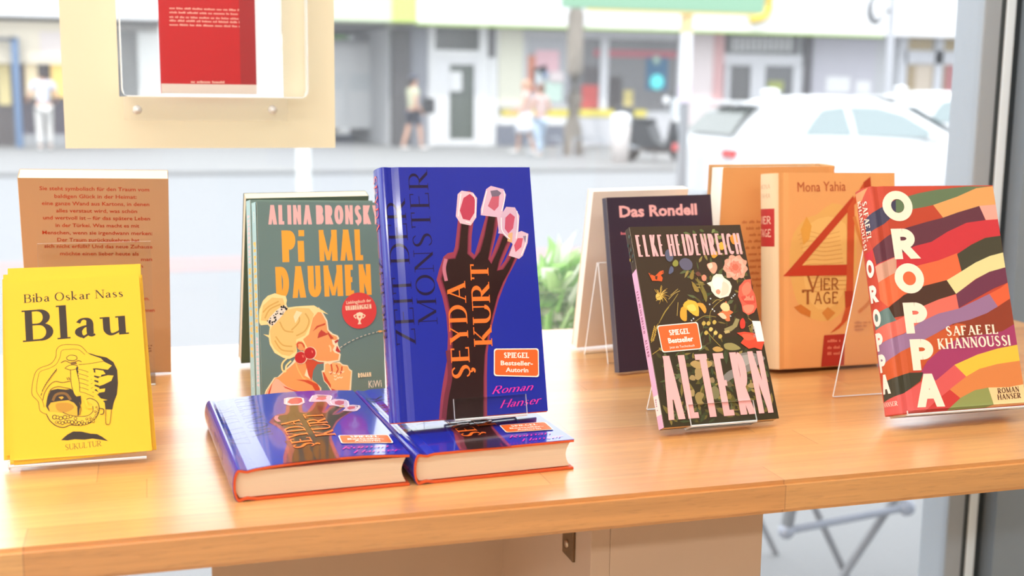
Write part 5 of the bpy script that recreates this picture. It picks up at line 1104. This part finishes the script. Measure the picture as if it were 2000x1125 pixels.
sg = MB().box(g0, g1, -.12, -.07, gz, gz+.55, bev=.01).build('green_sign', mat((136, 184, 150), .5), ps); MB().box(at(1140, 24, YS).x-xs, at(1472, 24, YS).x-xs, -.11, -.08, gz-.035, gz-.002).build('yellow_edge', mat((246, 214, 120), .5), sg)
xl = at(1733, 180, 24.).x; lp = thing('street_lamp', 'slim grey lamp post with white lantern, behind the white cars', 'street lamp', (xl, 24., SZ))
MB().tube([(0, 0, 0), (0, 0, 4.6)], .075, 0, 12).build('post', mat((196, 198, 204), .5), lp)
lz = at(1708, 20, 24.).z-SZ; lx = at(1711, 20, 24.).x-xl; hd = MB().tube([(0, 0, lz), (lx, 0, lz)], .04).ball((lx, 0, lz), (.22, .15, .32), 0, 16, 10).build('lantern', mat((120, 122, 126), .5), lp)
MB().ball((lx, -.06, lz), (.16, .14, .25), 0, 14, 10).build('lantern_glass', mat((252, 252, 252), .3), hd)
xw = at(593, 330, 8.6).x; wp = thing('street_post', 'white post on the near roadside below the poster board', 'post', (xw, 8.6, SZ-.08)); MB().tube([(0, 0, 0), (0, 0, 3.2)], .05, 0, 14).build('post', mat((250, 250, 246), .6), wp); MB().lathe([(0, 3.26), (.052, 3.24), (.056, 3.2), (0, 3.2)], (0, 0, 0), 14).build('cap', mat((225, 225, 225), .5), wp)
xb = at(1212, 270, 23.).x; lb = thing('litter_bin', 'white litter bin beside the scooter on the far pavement', 'bin', (xb, 23., SZ)); MB().lathe([(0, 0), (.16, 0), (.2, .75), (.19, .78), (0, .78)], (0, 0, 0), 18).build('bin_body', mat((248, 240, 236), .6), lb); MB().lathe([(.2, .78), (.22, .82), (.18, .98), (0, 1.02)], (0, 0, 0), 18).build('bin_lid', WH, lb)
rl = thing('bicycle_rail', 'low grey bicycle rail in front of the tree trunk', 'rail', (at(1150, 270, 25.).x, 25., SZ))
for k in range(3):
    x = -1.0+k*1.0; MB().tube([(x-.35, 0, 0), (x-.35, 0, .36), (x-.3, 0, .42), (x+.3, 0, .42), (x+.35, 0, .36), (x+.35, 0, 0)], .022, 0, 8).build('hoop', mat((176, 182, 190), .4), rl)
# far green behind the passage
def foliage(name, label, c, R, n, leaf, cols, seed, cat='tree', trunk=True, squash=(1, 1, 1)):
    rnd = random.Random(seed); t = thing(name, label, cat, (c[0], c[1], SZ)); mb = MB()
    for i in range(n):
        d = Vector((rnd.gauss(0, 1), rnd.gauss(0, 1), rnd.gauss(0, 1))).normalized()*R*rnd.uniform(.35, 1)**.6
        p = Vector((d.x*squash[0], d.y*squash[1], c[2]-SZ+d.z*squash[2])); a_ = Vector((rnd.gauss(0, 1), rnd.gauss(0, 1), rnd.gauss(0, .7))).normalized(); b_ = a_.orthogonal().normalized(); q = a_.cross(b_); L = leaf*rnd.uniform(.6, 1.3)
        mb.add([p, p+a_*L*.5+b_*L*.28+q*L*.08, p+a_*L, p+a_*L*.5-b_*L*.28+q*L*.08], [(0, 1, 2), (0, 2, 3)], rnd.randrange(len(cols)))
    mb.build('foliage', [leaf_material(k) for k in cols], t)
    if trunk: MB().tube([(0, 0, 0), (.03, 0, (c[2]-SZ)*.6), (0, 0, c[2]-SZ)], [.16, .12, .05], 0, 10).build('trunk', mat((120, 100, 80), .9), t)
    return t
p = at(650, 120, 40.); foliage('leafy_tree', 'green tree far back in the passage left of the white van', p, 1.6, 2600, .28, [(96, 160, 60), (130, 190, 84), (70, 128, 46)], 5)

# ------------------------------------------------------------------ vehicles
def body_loft(st, name, m, par, seg=None):
    'st: stations (x, [(half width, z) ...] from sill to roof centre)'
    mb = MB(); n = len(st[0][1])
    v = []; f = []
    for x, pr in st: v += [(x, -w_, z) for w_, z in pr]+[(x, w_, z) for w_, z in pr[::-1][1:]]
    k = 2*n-1
    for i in range(len(st)-1):
        for j in range(k-1): f.append((i*k+j, (i+1)*k+j, (i+1)*k+j+1, i*k+j+1))
    f += [tuple(range(k)), tuple(range((len(st)-1)*k, len(st)*k))[::-1]]
    mb.add(v, f, 0, True); o = mb.build(name, m, par)
    md = o.modifiers.new('round', 'SUBSURF'); md.levels = 1; md.render_levels = 2
    return o
def car(label, X, Y, hs=1.):
    t = thing('car', label, 'car', (X, Y, SZ-.08)); P = mat((246, 248, 250), .25, .6, name='white_car_paint'); GLs = mat((150, 166, 168), .08, name='car_glass'); BK = mat((30, 30, 32), .7)
    def sec(zs, zb, zr, wr): return [(.78, .28), (.88, .36), (.90, zs), (.86, zb), (wr, zr-.06) if zr > zb+.1 else (.80, zb+.01), (wr*.75, zr) if zr > zb+.1 else (.5, zb+.03), (0, zr+.02) if zr > zb+.1 else (0, zb+.04)]
    st = [(0.0, sec(.55, .80, .80, .6)), (.10, sec(.62, .96, 1.0, .6)), (.30, sec(.66, 1.0, 1.22, .58)), (.70, sec(.68, 1.01, 1.46, .60)), (1.3, sec(.68, .99, 1.53, .62)), (2.0, sec(.68, .97, 1.53, .62)), (2.6, sec(.68, .95, 1.44, .60)), (3.15, sec(.68, .94, 1.13, .62)), (3.45, sec(.66, .92, .92, .6)), (4.0, sec(.60, .82, .82, .6)), (4.25, sec(.5, .66, .66, .6))]
    st = [(x, [(w_, z*hs) for w_, z in pr]) for x, pr in st]
    body_loft(st, 'body', P, t)
    def side(pts, y): return [(x, y+.235*max(0, (z/hs-.98)/.5), z*hs) for x, z in pts]
    def panel(pts, nm, m):
        mb = MB(); q = [(x, z) for x, z in pts]; tri = tessellate_polygon([[Vector((x, z, 0)) for x, z in q]])
        v = side(q, -.868); mb.add(v, [tuple(i) for i in tri]); mb.add([(x, y+.02, z) for x, y, z in v], [tuple(i)[::-1] for i in tri]); return mb.build(nm, m, t)
    panel([(.98, 1.04), (1.12, 1.20), (1.3, 1.36), (1.62, 1.40), (1.66, 1.03)], 'rear_side_window', GLs); panel([(1.72, 1.03), (1.70, 1.40), (2.1, 1.39), (2.45, 1.30), (2.86, 1.06), (2.8, 1.0)], 'front_side_window', GLs)
    rw = MB(); pts = [(.13, -.66, 1.04), (.13, .66, 1.04), (.36, .56, 1.30), (.52, .5, 1.385), (.52, -.5, 1.385), (.36, -.56, 1.30)]; rw.add([(x-.045, y, z*hs) for x, y, z in pts], [(0, 5, 2, 1), (5, 4, 3, 2)]); rw.add([(x-.03, y, z*hs) for x, y, z in pts], [(0, 1, 2, 5), (5, 2, 3, 4)]); rw.build('rear_window', mat((120, 126, 120), .1), t)
    ws = MB(); pts = [(2.72, -.5, 1.40), (2.72, .5, 1.40), (3.36, .66, 1.0), (3.36, -.66, 1.0)]; ws.add([(x+.03, y, z*hs) for x, y, z in pts], [(0, 1, 2, 3)]); ws.add([(x+.01, y, z*hs) for x, y, z in pts], [(3, 2, 1, 0)]); ws.build('windscreen', GLs, t)
    for y in (-1, 1):
        MB().box(-.02, .16, y*.62, y*.86, .76*hs, .86*hs, bev=.02).build('tail_light', mat((226, 60, 60), .3), t)
        MB().ball((2.75, y*.98, 1.02*hs), (.09, .11, .08)).tube([(2.75, y*.86, 1.0*hs), (2.75, y*.96, 1.0*hs)], .02).build('wing_mirror', P, t)
    MB().ball((.95, 0, 1.565*hs), (.14, .03, .05)).build('roof_antenna', P, t); MB().box(.30, .62, -.5, .5, 1.40*hs, 1.45*hs, bev=.015).build('rear_spoiler', P, t)
    for x in (.78, 3.4):
        for y in (-1, 1):
            wl = MB().lathe([(.2, -.1), (.3, -.1), (.325, -.05), (.325, .05), (.3, .1), (.2, .1)], (x, y*.82, .325), 28, 0, 'y').build('wheel', BK, t); MB().lathe([(0, -.085), (.18, -.09), (.21, -.1), (.21, .1), (0, .085)], (x, y*.82, .325), 20, 0, 'y').build('rim', mat((170, 172, 176), .3, metal=.8), wl)
    for x, z in ((1.25, 1.02), (1.95, 1.02)): MB().ball((x, -.35, (z+.12)*hs), (.07, .13, .12)).build('headrest', mat((214, 226, 222), .7), t)
    return t
X = at(1383, 260, 14.0).x; car('white hatchback parked across the road, nearest of the white cars', X, 14.2, .975)
X = at(1640, 200, 18.5).x; car('white car parked behind the nearer white hatchback', X+.3, 18.6, 1.03)
vx0, vx1 = at(592, 180, 33.).x, at(756, 180, 33.).x; vn = thing('delivery_van', 'white delivery van standing in the passage beside the dark pillar', 'van', ((vx0+vx1)/2, 33., SZ)); hw = (vx1-vx0)/2; zt = at(700, 77, 33.).z-SZ
st = [(0, [(hw*.92, .35), (hw, .5), (hw, 1.2), (hw*.97, 1.9), (hw*.9, zt-.12), (hw*.7, zt), (0, zt+.02)]), (.05, [(hw*.98, .3), (hw, .5), (hw, 1.2), (hw*.98, 1.9), (hw*.93, zt-.08), (hw*.7, zt+.02), (0, zt+.04)]), (3.4, [(hw*.98, .3), (hw, .5), (hw, 1.2), (hw*.98, 1.9), (hw*.93, zt-.08), (hw*.7, zt+.02), (0, zt+.04)]), (4.9, [(hw*.9, .35), (hw*.95, .5), (hw*.92, 1.0), (hw*.85, 1.1), (hw*.7, 1.2), (hw*.5, 1.25), (0, 1.26)])]
o = body_loft(st, 'body', mat((250, 250, 250), .4, .3, name='van_paint'), vn); o.rotation_euler = (0, 0, pi/2)
for y in (-1, 1):
    MB().box(y*hw*.82, y*hw*.95, -.03, .05, .7, 1.1, bev=.01).build('tail_light', mat((220, 120, 110), .4), vn)
    for k in (.8, 3.9): MB().lathe([(0, -.1), (.28, -.1), (.33, -.05), (.33, .05), (.28, .1), (0, .1)], (y*hw*.85, k, .33), 20, 0, 'x').build('wheel', mat((40, 40, 42), .8), vn)
MB().box(-.01, .01, -.03, .02, .5, 1.9).box(-hw*.7, -.1, -.02, .02, 1.35, 1.8, bev=.005).box(.1, hw*.7, -.02, .02, 1.35, 1.8, bev=.005).build('rear_door_window', mat((236, 240, 242), .2), vn)

# scooter
sx = at(1280, 270, 23.2).x; sc = thing('scooter', 'dark scooter with white mirrors and red tail light parked on the far pavement', 'scooter', (sx, 23.2, SZ), radians(-62))
BKm = mat((44, 44, 48), .4, .3); CHR = mat((170, 172, 176), .25, metal=.9); WHs = mat((246, 246, 246), .4)
for x in (-.66, .66): wl = MB().lathe([(.14, -.06), (.2, -.065), (.25, -.04), (.26, 0), (.25, .04), (.2, .065), (.14, .06)], (x, 0, .26), 24, 0, 'y').build('wheel', mat((36, 36, 38), .8), sc); MB().lathe([(0, -.04), (.13, -.05), (.14, 0), (.13, .05), (0, .04)], (x, 0, .26), 16, 0, 'y').build('rim', CHR, wl)
MB().prism([(-.86, .62), (-.9, .72), (-.5, .84), (-.1, .76), (.05, .46), (.35, .34), (.42, .5), (.5, .86), (.58, .84), (.56, .5), (.5, .22), (-.1, .2), (-.3, .3), (-.6, .5)], 1, -.16, .16).build('bodywork', BKm, sc)
MB().box(-.84, -.08, -.14, .14, .78, .88, bev=.035).build('seat', mat((30, 30, 32), .7), sc)
MB().tube([(.68, .0, .26), (.5, 0, 1.0)], .035).tube([(.5, -.34, 1.06), (.46, -.2, 1.08), (.5, 0, 1.02), (.46, .2, 1.08), (.5, .34, 1.06)], .016).build('handlebar', CHR, sc)
for y in (-1, 1): MB().tube([(.48, y*.24, 1.06), (.52, y*.32, 1.22)], .008).ball((.52, y*.34, 1.26), (.03, .1, .08)).build('mirror', WHs, sc)
MB().box(.54, .57, -.2, .2, .95, 1.3, bev=.012).build('windshield', mat((226, 232, 236), .2), sc); MB().ball((.58, 0, .86), (.08, .11, .09)).build('headlight', WHs, sc)
MB().box(-.93, -.86, -.12, .12, .66, .76, bev=.02).build('tail_light', mat((224, 44, 54), .3), sc); MB().box(-1.0, -.7, -.17, .17, .86, 1.12, bev=.05).build('top_case', BKm, sc); MB().tube([(-.7, -.17, .3), (-.25, -.18, .28)], [.06, .04]).build('exhaust', CHR, sc); MB().tube([(-.1, .1, .2), (-.15, .2, 0)], .014).build('side_stand', CHR, sc)

# ------------------------------------------------------------------ people
def skin_mesh(name, V, E, m, parent, sub=1, root=0):
    'one smooth body grown over a skeleton: V name -> (co, radius)'
    keys = list(V); me = bpy.data.meshes.new(name); me.from_pydata([V[k][0] for k in keys], [(keys.index(a), keys.index(b)) for a, b in E], [])
    o = bpy.data.objects.new(name, me); COL.objects.link(o); o.modifiers.new('skin', 'SKIN').use_smooth_shade = True
    for i, k in enumerate(keys):
        r_ = V[k][1]; me.skin_vertices[0].data[i].radius = r_ if isinstance(r_, tuple) else (r_, r_); me.skin_vertices[0].data[i].use_root = (i == root)
    md = o.modifiers.new('sub', 'SUBSURF'); md.levels = md.render_levels = sub
    dg = bpy.context.evaluated_depsgraph_get(); new = bpy.data.meshes.new_from_object(o.evaluated_get(dg)); bpy.data.objects.remove(o); bpy.data.meshes.remove(me)
    new.name = name; new.materials.clear(); return link(name, new, parent, [m])
def person(label, px, fy, Y, h, rz, top, bottom, hair, stride=.2, arm=(.1, .0), sleeves=.45, legs='shorts', cap=None, skin=(226, 176, 150)):
    x = at(px, 180, Y).x; t = thing('person', label, 'person', (x, Y, SZ), rz); k = h/1.72
    P = lambda *c: tuple(q*k for q in c); R = lambda *r_: tuple(q*k for q in r_) if len(r_) > 1 else r_[0]*k
    s = stride
    V = {'pel': (P(0, 0, .93), R(.14, .11)), 'waist': (P(0, 0, 1.08), R(.125, .095)), 'chest': (P(0, 0, 1.29), R(.15, .105)), 'top': (P(0, 0, 1.42), R(.09, .08)), 'neck': (P(0, .015, 1.50), R(.052)), 'jaw': (P(0, .03, 1.56), R(.068, .08)), 'brow': (P(0, .03, 1.64), R(.078, .095)), 'crown': (P(0, .01, 1.70), R(.055, .065))}
    E = [('pel', 'waist'), ('waist', 'chest'), ('chest', 'top'), ('top', 'neck'), ('neck', 'jaw'), ('jaw', 'brow'), ('brow', 'crown')]
    J = {}
    for sd, sg in (('l', -1), ('r', 1)):
        ph = s*sg
        J[sd] = dict(hip=P(.095*sg, 0, .86), knee=P(.1*sg, ph*.55+.04, .48), ank=P(.1*sg, ph-.02, .085), toe=P(.11*sg, ph+.13, .035), sho=P(.185*sg, 0, 1.39), elb=P((.23+arm[1])*sg, -ph*.35-.02, 1.12), wri=P((.24+arm[1])*sg, -ph*.5+.12+arm[0], .90+arm[0]*.8))
        j = J[sd]
        V.update({sd+'hip': (j['hip'], R(.088, .095)), sd+'knee': (j['knee'], R(.056)), sd+'calf': (tuple(.65*a_+.35*b_ for a_, b_ in zip(j['knee'], j['ank'])), R(.054)), sd+'ank': (j['ank'], R(.036)), sd+'toe': (j['toe'], R(.034, .026)), sd+'sho': (j['sho'], R(.058)), sd+'elb': (j['elb'], R(.042)), sd+'wri': (j['wri'], R(.027, .022))})
        wv = Vector(j['wri']); dv = (wv-Vector(j['elb'])).normalized(); pv = wv+dv*.07*k; V[sd+'palm'] = (tuple(pv), R(.034, .018))
        E += [('pel', sd+'hip'), (sd+'hip', sd+'knee'), (sd+'knee', sd+'calf'), (sd+'calf', sd+'ank'), (sd+'ank', sd+'toe'), ('top', sd+'sho'), (sd+'sho', sd+'elb'), (sd+'elb', sd+'wri'), (sd+'wri', sd+'palm')]
        for q in range(5):
            off = Vector((0, (q-2)*.017, 0))*k; L = (.045, .075, .085, .078, .06)[q]*k; b_ = pv+off*1.1+dv*.03*k if q else pv+Vector((0, -.035, 0))*k
            V[sd+'f%d' % q] = (tuple(b_), .009*k); V[sd+'g%d' % q] = (tuple(b_+dv*L*.8+Vector((-sg*.02, 0, 0))*k), .007*k); E += [(sd+'palm', sd+'f%d' % q), (sd+'f%d' % q, sd+'g%d' % q)]
    V['nose'] = (P(0, .135, 1.60), R(.014)); E.append(('jaw', 'nose'))
    SKm = mat(skin, .6); skin_mesh('body', V, E, SKm, t, 1)
    e_ = MB()
    for sg in (-1, 1): e_.ball(P(.032*sg, .117, 1.622), .011*k, 0, 8, 6)
    e_.build('eyes', mat((40, 34, 32), .3), t); MB().ball(P(0, .112, 1.562), (.024*k, .012*k, .007*k), 0, 10, 6).build('mouth', mat((190, 100, 96), .5), t)
    er = MB()
    for sg in (-1, 1): er.ball(P(.083*sg, .02, 1.60), (.014*k, .024*k, .034*k), 0, 10, 8)
    er.build('ears', SKm, t)
    g = 1.14; sh = {'pel': (P(0, 0, .92), R(.155, .125)), 'waist': (P(0, 0, 1.08), R(.143, .115)), 'chest': (P(0, 0, 1.29), R(.168, .122)), 'top': (P(0, 0, 1.425), R(.105, .09))}; se = [('pel', 'waist'), ('waist', 'chest'), ('chest', 'top')]
    for sd in 'lr':
        j = J[sd]; sh[sd+'s'] = (j['sho'], R(.072)); sh[sd+'e'] = (tuple(a_+(b_-a_)*sleeves for a_, b_ in zip(j['sho'], j['elb'])), R(.062)); se += [('top', sd+'s'), (sd+'s', sd+'e')]
    skin_mesh('shirt', sh, se, mat(top, .85), t, 1)
    if legs == 'skirt':
        MB().lathe([(.13*k, 1.04*k), (.165*k, .95*k), (.24*k, .66*k), (.27*k, .5*k), (.255*k, .5*k), (.15*k, .95*k), (.12*k, 1.03*k)], (0, 0, 0), 22).build('skirt', mat(bottom, .85), t)
    else:
        fr = .75 if legs == 'shorts' else 1.0; lo = {'pel': (P(0, 0, .95), R(.155, .125))}; le = []
        for sd in 'lr':
            j = J[sd]; lo[sd+'h'] = (j['hip'], R(.105)); kn = tuple(a_+(b_-a_)*(.8 if fr < 1 else 1) for a_, b_ in zip(j['hip'], j['knee'])); lo[sd+'k'] = (kn, R(.082)); le += [('pel', sd+'h'), (sd+'h', sd+'k')]
            if fr == 1: lo[sd+'a'] = (tuple(a_+(b_-a_)*.95 for a_, b_ in zip(j['knee'], j['ank'])), R(.062)); le.append((sd+'k', sd+'a'))
        skin_mesh('shorts' if fr < 1 else 'trousers', lo, le, mat(bottom, .85), t, 1)
    so = MB()
    for sd in 'lr': a_, b_ = Vector(J[sd]['ank']), Vector(J[sd]['toe']); c_ = (a_+b_)/2; so.ball((c_.x, c_.y+.01, .045*k), (.05*k, .14*k, .048*k), 0, 14, 8)
    so.build('shoes', mat((232, 230, 228), .6), t)
    hm = MB().ball(P(0, -.005, 1.66), (.093*k, .108*k, .085*k), 0, 18, 12); hm.ball(P(0, -.06, 1.60), (.08*k, .06*k, .1*k), 0, 14, 10); hm.build('hair', mat(hair, .7), t)
    if cap: MB().ball(P(0, .005, 1.70), (.1*k, .118*k, .075*k), 0, 18, 10).box(-.07*k, .07*k, .08*k, .2*k, 1.665*k, 1.68*k, 0, .005).build('cap', mat(cap, .7), t)
    return t
person('person in light olive shirt, dark shorts and dark cap walking past the white door', 806, 291, 28.3, 1.70, radians(-70), (214, 216, 186), (66, 68, 84), (60, 50, 46), .2, (.05, .02), .5, 'shorts', (84, 88, 104))
o = thing('shoulder_bag', 'black shoulder bag carried by the person in the olive shirt', 'bag', (at(833, 210, 28.3).x, 28.1, SZ+.86)); MB().box(-.15, .15, -.07, .07, 0, .36, bev=.05).build('bag_body', mat((44, 44, 48), .6), o); MB().tube([(-.12, 0, .34), (-.2, .05, .55), (-.22, .1, .62)], .012).build('strap', mat((44, 44, 48), .6), o)
person('person in pale top and wide white skirt walking left of the tree trunk', 1028, 298, 26.6, 1.64, radians(75), (244, 214, 206), (240, 242, 250), (222, 180, 150), .2, (.12, .02), .35, 'skirt')
person('person with brown hair and light blue jeans beside the person in the white skirt', 1056, 302, 25.3, 1.56, radians(20), (226, 196, 190), (196, 216, 236), (134, 96, 78), .12, (.2, .02), .4, 'trousers')
person('person in white shirt and pale trousers standing at the cafe on the left', 84, 292, 28.6, 1.78, radians(10), (228, 230, 242), (230, 228, 224), (54, 46, 46), .05, (.15, .04), .55, 'trousers')

# ------------------------------------------------------------------ just outside the pane: folding table and potted shrub
YT = 2.75; c = at(1655, 1112, YT); ft = thing('folding_table', 'grey metal folding table outside the window under the right end of the worktop', 'table', (c.x, YT, SZ)); GM = mat((150, 150, 154), .45, metal=.2, name='grey_tube')
hz_ = c.z-SZ; tp = .735
def along(x, z, y): return (x, y, z)
dxr = at(1764, 950, YT).x-c.x; dzr = at(1764, 950, YT).z-SZ; dxl = at(1596, 985, YT).x-c.x; dzl = at(1596, 985, YT).z-SZ
for yy, nm in ((0., 'front'), (.52, 'rear')):
    kr = (tp-.02-hz_)/(dzr-hz_); kl = (tp-.02-hz_)/(dzl-hz_)
    MB().tube([(dxr*kr, yy, tp-.02), (0, yy, hz_), (-dxr*hz_/(dzr-hz_), yy, .0)], .0115, 0, 10).build('crossed_leg', GM, ft)
    MB().tube([(dxl*kl, yy+.03, tp-.02), (0, yy+.03, hz_), (-dxl*hz_/(dzl-hz_), yy+.03, .0)], .0095, 0, 10).build('crossed_leg', GM, ft)
p0, p1 = at(1528, 1032, YT), at(1762, 986, YT)
MB().tube([(p0.x-c.x, -.02, p0.z-SZ), (p1.x-c.x, -.02, p1.z-SZ)], .0105, 0, 10).ball((p0.x-c.x, -.02, p0.z-SZ), .022).ball((p1.x-c.x, -.02, p1.z-SZ), .024).build('tie_bar', mat((182, 186, 200), .4, metal=.2), ft)
MB().tube([(p0.x-c.x, -.02, p0.z-SZ), (p0.x-c.x+.07, -.01, tp-.02)], .017, 0, 10).build('strut', mat((128, 130, 134), .5), ft)
MB().lathe([(0, tp-.02), (.34, tp-.02), (.35, tp-.01), (.34, tp), (0, tp)], (0, .26, 0), 36).build('table_top', mat((190, 192, 196), .4), ft)
PYs = 1.95; pc = at(1088, 590, PYs); c_ = (pc.x, PYs, pc.z-.03)
sh_ = foliage('potted_shrub', 'bushy green shrub in a pale pot outside the pane, beside the upright blue book', c_, .15, 900, .068, [(206, 240, 160), (180, 230, 130), (236, 250, 214), (150, 206, 110), (252, 255, 240)], 9, 'plant', False, (.42, .6, .62))
MB().tube([(0, 0, .45), (.01, 0, .8), (0, 0, c_[2]-SZ)], [.012, .01, .006], 0, 8).build('stem', mat((120, 110, 80), .8), sh_)
MB().lathe([(0, 0), (.1, 0), (.13, .55), (.145, .57), (.145, .6), (.125, .6), (.12, .56), (0, .56)], (0, 0, 0), 28).build('pot', mat((244, 242, 238), .6), sh_)
